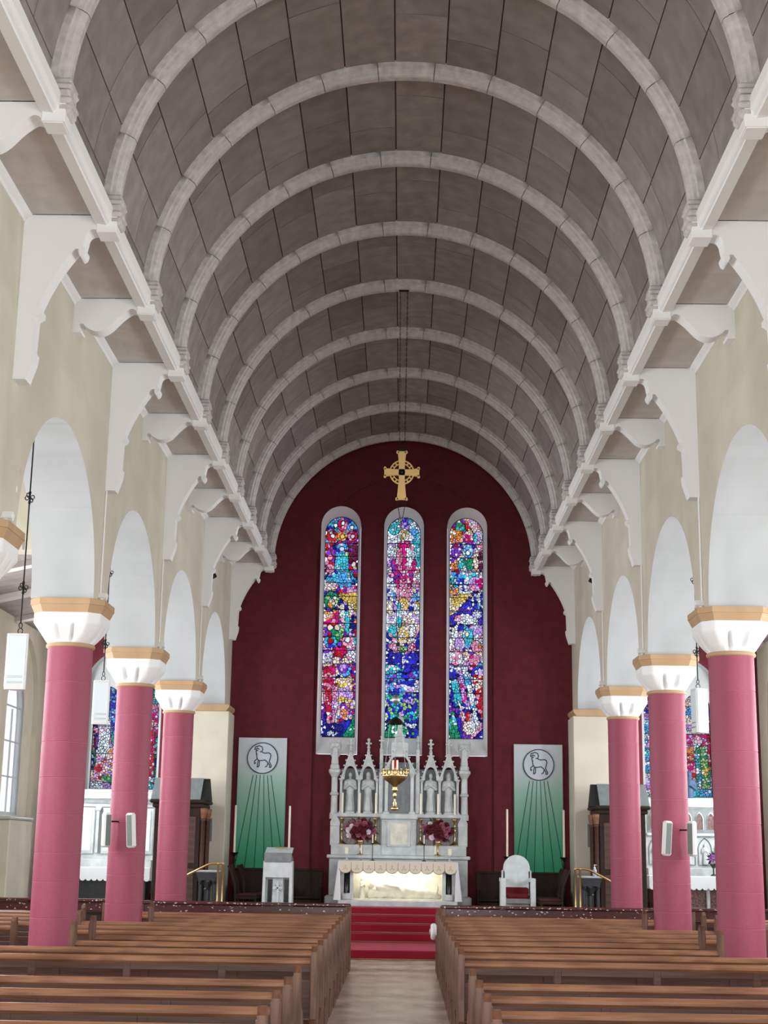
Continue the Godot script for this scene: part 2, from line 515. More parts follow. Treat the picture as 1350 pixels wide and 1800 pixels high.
func shell() -> void:
	var fl := setting("floor")
	box("floor_slab", P(0, -0.15, (WEST + ZE) / 2), Vector3(16.8, 0.3, ZE - WEST + 2), M.floor, fl)
	# steps and platforms
	var plat := S()
	bx(plat, P(0, 0.08, (26.7 + ZE) / 2), Vector3(7.3, 0.16, ZE - 26.7), 0.015)
	part("carpeted_step", plat, M.carpet, fl)
	var st := S()
	bx(st, P(0, 0.24, (28.95 + ZE) / 2), Vector3(7.2, 0.16, ZE - 28.95), 0.015)
	part("carpeted_step", st, M.carpet, fl)
	st = S()
	bx(st, P(0, 0.397, (29.2 + ZE) / 2), Vector3(7.2, 0.155, ZE - 29.2), 0.015)
	part("carpeted_step", st, M.carpet, fl)
	st = S()
	bx(st, P(0, 0.552, (29.45 + ZE) / 2), Vector3(3.1, 0.155, ZE - 29.45), 0.015)
	part("carpeted_step", st, M.carpet, fl)
	st = S()
	bx(st, P(0, 0.70, (29.7 + ZE) / 2), Vector3(2.9, 0.14, ZE - 29.7), 0.015)
	part("carpeted_step", st, M.carpet, fl)
	for e in [[26.7, 0.005, 3.4], [28.95, 0.165, 3.4], [29.2, 0.325, 3.4], [29.45, 0.48, 1.5], [29.7, 0.635, 1.4]]:
		var n := S()
		tube(n, [P(-e[2], e[1] + 0.008, e[0] - 0.008), P(e[2], e[1] + 0.008, e[0] - 0.008)], 0.006, 6)
		part("brass_stair_rod", n, M.brass, fl)
	for s in [-1.0, 1.0]:
		st = S()
		bx(st, P(s * 5.65, 0.16, 29.7), Vector3(4.1, 0.32, 3.6), 0.015)
		part("side_chapel_step", st, M.marble, fl)

	# arcade walls with round arches
	for s in [-1.0, 1.0]:
		var nm := "wall_left" if s < 0 else "wall_right"
		var w := csg_wall(nm, P(s * WX, 4.8, WEST), P(s * WX2, 8.3, ZE), M.cream)
		for i in range(-4, 5):
			var zc := rib(2 * i) + 0.1
			csg_cut(w, arch_pts(1.816, 4.0, 4.8, 28, 0.0, 1.65), Transform3D(Basis(Vector3(0, 0, 1), Vector3.UP, Vector3(-1, 0, 0)), P((WX if s > 0 else -WX2) - 0.5, 0, zc) - w.position), 2.0, M.white)
		# respond against the end wall
		var r := setting("trim_%d" % (1 if s < 0 else 2))
		box("respond", P(s * 4.03, 2.33, 31.01), Vector3(0.87, 4.66, 0.99), M.cream, r, 0.01)
		var ab := S()
		prism(ab, PackedVector2Array([Vector2(-0.46, 0.13), Vector2(-0.46, 0.08), Vector2(-0.40, 0), Vector2(0.40, 0), Vector2(0.46, 0.08), Vector2(0.46, 0.13)]), -0.53, 0.53)
		part("respond_moulding", ab, M.ochre, r, P(s * 4.05, 4.66, 30.97))

	# peeling paint near the first arch on the left
	var wl: Node3D = get_node("wall_left")
	rng.seed = 21
	for q in [[5.2, 13.6], [5.2, 13.95], [5.05, 13.8], [5.22, 14.15], [4.97, 14.05], [4.9, 14.3], [4.86, 13.85], [5.45, 13.7], [5.62, 14.0], [5.85, 14.1], [5.35, 13.75]]:
		for k in 3:
			var fs := S()
			var pts := PackedVector2Array()
			var rr := rng.randf_range(0.02, 0.085)
			for j in 9:
				pts.append(Vector2(cos(TAU * j / 9), sin(TAU * j / 9) * 1.3) * rr * rng.randf_range(0.55, 1.2))
			prism(fs, pts, 0.0, 0.004, Transform3D(Basis(Vector3(0, 0, -1), Vector3.UP, Vector3(1, 0, 0)), Vector3.ZERO))
			var at := P(-WX - 0.001, q[0] + rng.randf_range(-0.12, 0.12), q[1] + rng.randf_range(-0.12, 0.12))
			var zc := rib(2) + 0.1
			if Vector2(-at.z - zc, at.y - 4.8).length() > 1.816 + rr * 1.5 or at.y < 4.8:
				part("peeling_patch", fs, M.white_plaster if k else M.taupe, wl, at - wl.position)

	# end wall: red, with the three great lancets, a shallow arched panel and the two chapel niches
	var ew := csg_wall("wall_back", P(-8.3, 0, ZE), P(8.3, 11.6, ZE + 0.8), M.red_wall)
	var front := func(x, y, z) -> Transform3D:
		return Transform3D(Basis(), P(x, y, z) - ew.position)
	csg_cut(ew, arch_pts(1.95, 0.5, 8.05, 40, 0.05), front.call(0, 0, ZE - 0.43), 0.5, M.red_wall)
	for x in LANCETS:
		csg_cut(ew, arch_pts(0.44, 3.86, 8.88, 24, x), front.call(0, 0, ZE - 0.5), 2.0, M.white_plaster)
	for s in [-1.0, 1.0]:
		csg_cut(ew, arch_pts(0.84, 0.9, 5.2, 28, s * 6.02), front.call(0, 0, ZE - 0.7), 1.0, M.white)
		for x in [5.56, 6.43]:
			csg_cut(ew, arch_pts(0.285, 3.07, 5.0, 20, s * x), front.call(0, 0, ZE - 0.5), 2.0, M.white)

	# aisle outer walls, roofs, west wall
	for s in [-1.0, 1.0]:
		var ow := csg_wall("wall_aisle_left" if s < 0 else "wall_aisle_right", P(s * OX, 0, WEST), P(s * (OX + 0.6), 6.6, ZE), M.cream)
		for z in AISLE_WINDOWS:
			var bs := Basis(Vector3(0, 0, 1), Vector3.UP, Vector3(-1, 0, 0))
			csg_cut(ow, arch_pts(1.4 if z > 29 else 1.2, 2.35, 4.7, 24), Transform3D(bs, P(s * OX + (-0.5 if s > 0 else -0.1), 0, z) - ow.position), 0.6, M.cream)
			csg_cut(ow, arch_pts(0.66, 2.45, 4.6, 20), Transform3D(bs, P(s * OX + (-0.5 if s > 0 else -1.3), 0, z) - ow.position), 2.0, M.white)
			csg_cut(ow, arch_pts(2.0, 2.0, 4.4, 20), Transform3D(bs, P(s * OX + (0.24 if s > 0 else -1.24), 0, z) - ow.position), 1.0, M.white)
		var roof := setting("ceiling_aisle_left" if s < 0 else "ceiling_aisle_right")
		var sl := S()
		var pr := PackedVector2Array([Vector2(s * 4.3, 7.05), Vector2(s * 8.3, 6.15), Vector2(s * 8.3, 6.4), Vector2(s * 4.3, 7.3)])
		prism(sl, pr, -ZE, -WEST)
		part("sloped_ceiling", sl, M.vault[1], roof)
		for i in range(-2, 10):
			var rb := S()
			var z := rib(i)
			prism(rb, PackedVector2Array([Vector2(s * 4.3, 6.95), Vector2(s * 7.9, 6.14), Vector2(s * 7.9, 6.3), Vector2(s * 4.3, 7.1)]), -z - 0.12, -z + 0.12)
			part("ceiling_rib", rb, M.taupe, roof)
	for s in [-1.0, 1.0]:
		var dw := setting("trim_%d" % (13 if s < 0 else 14), "cream cross walls above the %s aisle" % ("left" if s < 0 else "right"))
		for i in [-1, 1, 3]:
			var cw := S()
			prism(cw, PackedVector2Array([Vector2(s * 4.44, 5.44), Vector2(s * 7.72, 5.44), Vector2(s * 7.72, 6.35), Vector2(s * 4.44, 7.1)]), -rib(i) - 0.25, -rib(i) + 0.05)
			part("cross_wall", cw, M.cream, dw)
	var ww := csg_wall("wall_front", P(-8.3, 0, WEST - 0.5), P(8.3, 11.6, WEST), M.cream)
	csg_cut(ww, arch_pts(2.3, 0.4, 5.0, 24), Transform3D(Basis(), P(0, 0, WEST - 1.0) - ww.position), 2.0, M.white)
	for x in [-6.1, 6.1]:
		csg_cut(ww, arch_pts(0.8, 2.4, 5.0, 16, x), Transform3D(Basis(), P(0, 0, WEST - 1.0) - ww.position), 2.0, M.white)

const LANCETS := [-1.375, 0.02, 1.42]

# ---------------------------------------------------------------- vault
func arc_slab(a0: float, a1: float, r0: float, r1: float, z0: float, z1: float, n: int) -> SurfaceTool:   # angles from the crown, in degrees
	var st := S()
	var q := func(a, r, z) -> Vector3:
		return Vector3(r * sin(deg_to_rad(a)), r * cos(deg_to_rad(a)), z)
	for i in n:
		var a := lerpf(a0, a1, float(i) / n)
		var b := lerpf(a0, a1, float(i + 1) / n)
		st.set_smooth_group(1)
		quad(st, q.call(a, r0, z0), q.call(b, r0, z0), q.call(b, r0, z1), q.call(a, r0, z1))
		st.set_smooth_group(-1)
		quad(st, q.call(a, r1, z1), q.call(b, r1, z1), q.call(b, r1, z0), q.call(a, r1, z0))
		quad(st, q.call(a, r0, z1), q.call(b, r0, z1), q.call(b, r1, z1), q.call(a, r1, z1))
		quad(st, q.call(a, r1, z0), q.call(b, r1, z0), q.call(b, r0, z0), q.call(a, r0, z0))
	quad(st, q.call(a0, r0, z0), q.call(a0, r0, z1), q.call(a0, r1, z1), q.call(a0, r1, z0))
	quad(st, q.call(a1, r0, z1), q.call(a1, r0, z0), q.call(a1, r1, z0), q.call(a1, r1, z1))
	return st

func vault() -> void:
	var c := setting("ceiling", "grey barrel vault of rectangular slabs with dark joints")
	c.position = P(0, VY, 0)
	part("mortar_bed", arc_slab(-90, 90, VR + 0.03, VR + 0.3, -ZE, -WEST, 48), M.mortar, c)
	var edges := [-89.0]
	for k in range(-7, 8):
		edges.append(-2.5 + 11.5 * k)
	edges.append(89.0)
	var cache := {}
	var g := 0.008
	for i in range(0, 10):
		var z0 := rib(i) + 0.1
		var z1 := rib(i + 1) + 0.1 if i < 9 else ZE
		for k in edges.size() - 1:
			var cuts := [z0]
			if i < 9:
				var f: float = [0.34, 0.66, 0.5, 0.3, 0.7][(k * 3 + i * 2 + rng.randi_range(0, 1)) % 5]
				cuts.append(z0 + RIBD * f)
			cuts.append(z1)
			for j in cuts.size() - 1:
				var w: float = edges[k + 1] - edges[k]
				var length: float = snappedf(cuts[j + 1] - cuts[j], 0.001)
				var key := "%.2f/%.3f" % [w, length]
				if not cache.has(key):
					var gd := rad_to_deg(g / VR)
					var st := arc_slab(-w / 2 + gd, w / 2 - gd, VR, VR + 0.05, -length / 2 + g, length / 2 - g, 4)
					st.generate_normals()
					cache[key] = st.commit()
				var pnl := put("ceiling_slab", cache[key], M.vault[rng.randi() % 5], c, P(0, 0, (cuts[j] + cuts[j + 1]) / 2))
				pnl.rotation.z = -deg_to_rad((edges[k] + edges[k + 1]) / 2)
	# the bays behind the picture, joined
	var rest := S()
	for i in range(-8, 0):
		for k in edges.size() - 1:
			var z0 := rib(i) + 0.1
			var f: float = [0.34, 0.66, 0.5][(k * 2 + i + 9) % 3]
			for seg in [[z0, z0 + RIBD * f], [z0 + RIBD * f, z0 + RIBD]]:
				var t := arc_slab(edges[k] + 0.15, edges[k + 1] - 0.15, VR, VR + 0.05, -seg[1] + g, -seg[0] - g, 4)
				t.generate_normals()
				rest.append_from(t.commit(), 0, Transform3D())
	var ro := put("ceiling_slabs_near", rest.commit(), M.vault[0], c)
	ro.set_meta("kind", "stuff")

	# ribs of cut stones standing on moulded corbels
	var sec := [Vector2(2.97, -0.12), Vector2(2.885, -0.12), Vector2(2.87, -0.095), Vector2(2.84, -0.09), Vector2(2.825, -0.07), Vector2(2.805, -0.06), Vector2(2.795, -0.035), Vector2(2.795, 0.035), Vector2(2.805, 0.06), Vector2(2.825, 0.07), Vector2(2.84, 0.09), Vector2(2.87, 0.095), Vector2(2.885, 0.12), Vector2(2.97, 0.12)]
	var nst := 13
	var span := 172.0
	var stone := S()
	var half := span / nst / 2 - 0.09
	var nn := 6
	for i in nn:
		var a := lerpf(-half, half, float(i) / nn)
		var b := lerpf(-half, half, float(i + 1) / nn)
		for k in sec.size() - 1:
			var u: Vector2 = sec[k]
			var v: Vector2 = sec[k + 1]
			var q := func(ang, s2) -> Vector3:
				return Vector3(s2.x * sin(deg_to_rad(ang)), s2.x * cos(deg_to_rad(ang)), s2.y)
			stone.set_smooth_group(k + 1)
			quad(stone, q.call(a, u), q.call(b, u), q.call(b, v), q.call(a, v))
	for e in [-half, half]:
		var cap := []
		for s2 in sec:
			cap.append(Vector3(s2.x * sin(deg_to_rad(e)), s2.x * cos(deg_to_rad(e)), s2.y))
		face(stone, cap, Vector3(0, 2.9, 0))
	stone.generate_normals()
	var smesh := stone.commit()
	var bmesh := S()
	bx(bmesh, Vector3(0, 0.235, 0), Vector3(0.17, 0.05, 0.27), 0.015)
	bx(bmesh, Vector3(0, 0.19, 0), Vector3(0.19, 0.05, 0.29), 0.02)
	bx(bmesh, Vector3(0, 0.125, 0), Vector3(0.16, 0.09, 0.25), 0.02)
	bx(bmesh, Vector3(0, 0.06, 0), Vector3(0.2, 0.06, 0.3), 0.022)
	bx(bmesh, Vector3(-0.03, 0.0, 0), Vector3(0.13, 0.1, 0.24), 0.03)
	bmesh.generate_normals()
	var bm := bmesh.commit()
	for i in 10:
		var r := setting("trim_%d" % (i + 3), "pale stone rib of the vault, %s from the front of the view" % ORD[i])
		r.position = P(0, VY, rib(i) + 0.1)
		for k in nst:
			var o := put("rib_stone", smesh, M.rib, r)
			o.rotation.z = -deg_to_rad(-span / 2 + span * (k + 0.5) / nst)
		for s in [-1.0, 1.0]:
			var o := put("rib_base", bm, M.rib, r, Vector3(s * 2.84, 7.85 - VY, 0))
			o.rotation.y = 0.0 if s > 0 else PI

	# flat side soffits, cornice beams, coving
	for s in [-1.0, 1.0]:
		var sd := "left" if s < 0 else "right"
		var sof := setting("ceiling_side_" + sd)
		box("soffit_bed", P(s * 3.7, 8.07, (WEST + ZE) / 2), Vector3(1.5, 0.3, ZE - WEST), M.taupe, sof)
		for i in range(-1, 9):
			box("soffit_panel", P(s * 3.32, 7.91, rib(i) + 0.1 + RIBD / 2), Vector3(0.68, 0.02, RIBD - 0.22), M.taupe, sof, 0.004)
		var cb := S()
		var pf := PackedVector2Array([Vector2(3.02, 7.96), Vector2(3.0, 7.805), Vector2(2.89, 7.79), Vector2(2.885, 7.81), Vector2(2.865, 7.815), Vector2(2.862, 7.85), Vector2(2.84, 7.87), Vector2(2.83, 7.96), Vector2(2.9, 8.02), Vector2(3.03, 8.02)])
		prism(cb, mirror(pf, s), -ZE, -WEST)
		part("cornice_beam", cb, M.white_plaster, sof)
		var cv := S()
		prism(cv, mirror(PackedVector2Array([Vector2(3.71, 7.96), Vector2(3.71, 7.82), Vector2(3.69, 7.82), Vector2(3.68, 7.85), Vector2(3.64, 7.88), Vector2(3.6, 7.93), Vector2(3.58, 7.94), Vector2(3.58, 7.96)]), s), -ZE, -WEST)
		part("coving", cv, M.white_plaster, sof)

func mirror(p: PackedVector2Array, s: float) -> PackedVector2Array:
	var q := PackedVector2Array()
	for v in p:
		q.append(Vector2(v.x * s, v.y))
	return q

func curve_pts(ctrl: Array, n := 6) -> PackedVector2Array:   # entries are Vector2 corners, or arrays [control, end] for a quadratic bend
	var out := PackedVector2Array()
	var last: Vector2 = Vector2.ZERO
	for c in ctrl:
		if c is Vector2:
			out.append(c)
			last = c
		else:
			var a := last
			for i in range(1, n + 1):
				var t := float(i) / n
				out.append(a.lerp(c[0], t).lerp((c[0] as Vector2).lerp(c[1], t), t))
			last = c[1]
	return out

func brackets() -> void:
	var long_p := curve_pts([Vector2(3.70, 7.899), Vector2(2.81, 7.899), Vector2(2.80, 7.72), Vector2(2.98, 7.75), [Vector2(3.09, 7.77), Vector2(3.095, 7.66)], Vector2(3.11, 7.58), Vector2(3.085, 7.55), [Vector2(3.09, 7.48), Vector2(3.13, 7.475)], [Vector2(3.155, 7.5), Vector2(3.15, 7.55)], Vector2(3.185, 7.55), [Vector2(3.40, 7.27), Vector2(3.51, 6.93)], Vector2(3.475, 6.93), Vector2(3.475, 6.885), Vector2(3.525, 6.85), Vector2(3.535, 6.54), Vector2(3.51, 6.5), Vector2(3.52, 6.41), Vector2(3.578, 6.22), Vector2(3.70, 6.22)])
	var short_p := curve_pts([Vector2(3.70, 7.899), Vector2(2.82, 7.899), Vector2(2.81, 7.71), Vector2(2.98, 7.715), [Vector2(3.0, 7.79), Vector2(3.06, 7.78)], [Vector2(3.14, 7.74), Vector2(3.24, 7.62)], [Vector2(3.35, 7.49), Vector2(3.46, 7.515)], [Vector2(3.55, 7.545), Vector2(3.585, 7.6)], Vector2(3.625, 7.6), [Vector2(3.63, 7.55), Vector2(3.6, 7.52)], Vector2(3.61, 7.5), Vector2(3.70, 7.5)])
	for s in [-1.0, 1.0]:
		for i in 10:
			var is_long := i % 2 == 1
			var st := S()
			prism(st, mirror(long_p if is_long else short_p, s), -0.1, 0.1)
			var lab := "%s white scrolled console bracket on the %s wall, %s of its kind from the front" % ["long" if is_long else "short", "left" if s < 0 else "right", ORD[i / 2]]
			var t := thing("console_bracket", lab, "bracket", P(0, 0, rib(i) + 0.1), 0, "%s console brackets under the vault" % ("long" if is_long else "short"))
			part("scrolled_web", st, M.white_plaster, t)
			var cap := S()
			bx(cap, Vector3(s * 2.89, 7.815, 0), Vector3(0.2, 0.19, 0.24), 0.008)
			part("end_block", cap, M.white_plaster, t)

# ---------------------------------------------------------------- columns
func oct_r(t: float, h: float, cut: float) -> float:   # radius of a chamfered square of half-size h in direction t
	var c := absf(cos(t))
	var s := absf(sin(t))
	return minf(h / maxf(c, s), (2 * h - cut) / (c + s))

func columns() -> void:
	var joints := [0.0, 0.22, 0.65, 1.07, 1.48, 1.81, 2.25, 2.68, 3.1, 3.82, 4.24]
	var capst := S()
	var N := 96
	var T := 12
	var capr := func(i: int, j: int) -> Vector3:
		var th := TAU * i / N
		var t := float(j) / T
		var e := pow(minf(t / 0.66, 1.0), 0.8)
		var r := lerpf(0.275, oct_r(th, 0.405, 0.13), e)
		var face_a := fposmod(th + PI / 4, PI / 2) - PI / 4     # angle within the side
		for gr in [-0.27, 0.27]:
			var w := 0.012 + 0.15 * maxf(0.0, 0.72 - t)
			r -= 0.085 * maxf(0.0, 1.0 - absf(face_a - gr) / w) * clampf((0.72 - t) / 0.25, 0, 1) * clampf(t * 6, 0, 1)
		return Vector3(r * cos(th), 4.29 + 0.345 * t, -r * sin(th))
	capst.set_smooth_group(1)
	for j in T:
		for i in N:
			quad(capst, capr.call(i, j), capr.call(i + 1, j), capr.call(i + 1, j + 1), capr.call(i, j + 1))
	capst.generate_normals()
	var cap_mesh := capst.commit()
	var ab := S()
	var lay := [[4.635, 0.405, 0.13], [4.645, 0.41, 0.135], [4.725, 0.445, 0.15], [4.73, 0.452, 0.15], [4.80, 0.452, 0.15]]
	for j in lay.size() - 1:
		var ring := func(k) -> Array:
			var h: float = lay[k][1]
			var cut: float = lay[k][2]
			var y: float = lay[k][0]
			return [Vector3(h, y, h - cut), Vector3(h, y, -h + cut), Vector3(h - cut, y, -h), Vector3(-h + cut, y, -h), Vector3(-h, y, -h + cut), Vector3(-h, y, h - cut), Vector3(-h + cut, y, h), Vector3(h - cut, y, h)]
		var lo: Array = ring.call(j)
		var hi: Array = ring.call(j + 1)
		for k in 8:
			quad(ab, lo[k], lo[(k + 1) % 8], hi[(k + 1) % 8], hi[k])
		if j == 0:
			face(ab, lo, Vector3(0, 5, 0))
		if j == lay.size() - 2:
			face(ab, hi, Vector3(0, 4, 0))
	ab.generate_normals()
	var ab_mesh := ab.commit()
	var neck := S()
	lathe(neck, [Vector2(0.27, 4.235), Vector2(0.292, 4.245), Vector2(0.297, 4.262), Vector2(0.292, 4.28), Vector2(0.27, 4.295)], 40)
	neck.generate_normals()
	var neck_mesh := neck.commit()
	var core := S()
	lathe(core, [Vector2(0.268, 0.0), Vector2(0.268, 4.25)], 40)
	core.generate_normals()
	var core_mesh := core.commit()
	for s in [-1.0, 1.0]:
		for k in range(-1, 4):
			var i := 2 * k + 1
			var at := P(s * 4.03, 0, rib(i) + 0.1)
			var lab := "pink painted column of stacked drums, %s from the front on the %s" % [ORD[k + 1], "left" if s < 0 else "right"]
			var c := thing("column", lab, "column", at, 0, "pink columns of the nave arcade")
			put("joint_core", core_mesh, M.joint, c)
			for j in joints.size() - 1:
				var st := S()
				var b := 0.004
				var y0: float = joints[j] + 0.0018
				var y1: float = joints[j + 1] - 0.0018
				lathe(st, [Vector2(0.27 - b, y0), Vector2(0.273, y0 + b), Vector2(0.273, y1 - b), Vector2(0.27 - b, y1)], 40, Transform3D(), false)
				part("drum", st, M.pink, c)
			put("necking_ring", neck_mesh, M.ochre, c)
			put("capital", cap_mesh, M.white_plaster, c)
			put("abacus", ab_mesh, M.ochre, c)
			# small floodlight on the ledge
			var f := thing("floodlight", "small white floodlight on the ledge of the %s column from the front on the %s" % [ORD[k + 1], "left" if s < 0 else "right"], "light", at + Vector3(-s * 0.37, 4.80, 0.12), 0, "small white floodlights on the column ledges")
			var fs := S()
			bx(fs, Vector3(0, 0.07, 0), Vector3(0.13, 0.075, 0.07), 0.008, Transform3D(Basis(Vector3.RIGHT, -0.5), Vector3(0, 0.02, 0)))
			part("lamp_housing", fs, M.white_plaster, f)
			var fb := S()
			bx(fb, Vector3(0, 0.025, 0), Vector3(0.03, 0.05, 0.05), 0.004)
			part("foot", fb, M.white_plaster, f)
	# pale conduits running up the wall to the brackets
	for s in [-1.0, 1.0]:
		for k in [1, 2, 3]:
			var cst := S()
			tube(cst, [P(0, 4.8, 0), P(0, 6.22, 0)], 0.012, 8)
			var co := part("conduit", cst, M.white_plaster, self, P(s * (WX - 0.012), 0, rib(2 * k + 1) + 0.02))
			tag(co, "thin white conduit on the %s wall below its %s long bracket" % ["left" if s < 0 else "right", ORD[k]], "pipe", "conduits below the long brackets")

# ---------------------------------------------------------------- stained glass
var PAL := {
	"R": Color(0.62, 0.012, 0.03), "C": Color(0.75, 0.008, 0.2), "P": Color(0.9, 0.3, 0.46), "B": Color(0.03, 0.03, 0.62), "N": Color(0.012, 0.012, 0.2), "S": Color(0.1, 0.42, 0.9),
	"T": Color(0.06, 0.6, 0.72), "G": Color(0.015, 0.3, 0.14), "L": Color(0.35, 0.62, 0.2), "Y": Color(0.8, 0.52, 0.1), "W": Color(0.84, 0.86, 0.93), "K": Color(0.95, 0.74, 0.6),
	"V": Color(0.24, 0.04, 0.55), "M": Color(0.66, 0.36, 0.85), "O": Color(0.9, 0.28, 0.06), "D": Color(0.16, 0.01, 0.05),
}

var tint := FastNoiseLite.new()

func art_color(art: Array, u: float, v: float) -> Color:
	var pal: String = art[0]
	for i in range(art.size() - 1, 0, -1):
		var a: Array = art[i]
		var inside := false
		if a[0] is float or a[0] is int:
			inside = pow((u - a[0]) / a[2], 2) + pow((v - a[1]) / a[3], 2) < 1.0
		else:
			inside = Geometry2D.is_point_in_polygon(Vector2(u, v), a[0])
		if inside:
			pal = a[a.size() - 1]
			break
	var at := int((tint.get_noise_2d(u * 90.0, v * 560.0) * 1.1 + 0.5) * pal.length() + rng.randf_range(-0.45, 0.45))
	var c: Color = PAL[pal[posmod(at, pal.length())]]
	var k := rng.randf_range(0.6, 1.15)
	if rng.randf() < 0.07:
		c = c.lerp(Color(0.95, 0.95, 1.0), 0.7)
	return Color(minf(c.r * k, 1), minf(c.g * k, 1), minf(c.b * k, 1))

func pg(a: Array) -> PackedVector2Array:
	var p := PackedVector2Array()
	for i in range(0, a.size(), 2):
		p.append(Vector2(a[i], a[i + 1]))
	return p

func clip(p: PackedVector2Array, o: Vector2, n: Vector2) -> PackedVector2Array:   # keeps the side where (x - o) . n < 0
	var out := PackedVector2Array()
	for i in p.size():
		var a := p[i]
		var b := p[(i + 1) % p.size()]
		var da := (a - o).dot(n)
		var db := (b - o).dot(n)
		if da <= 0:
			out.append(a)
		if (da < 0) != (db < 0) and absf(da - db) > 1e-9:
			out.append(a.lerp(b, da / (da - db)))
	return out

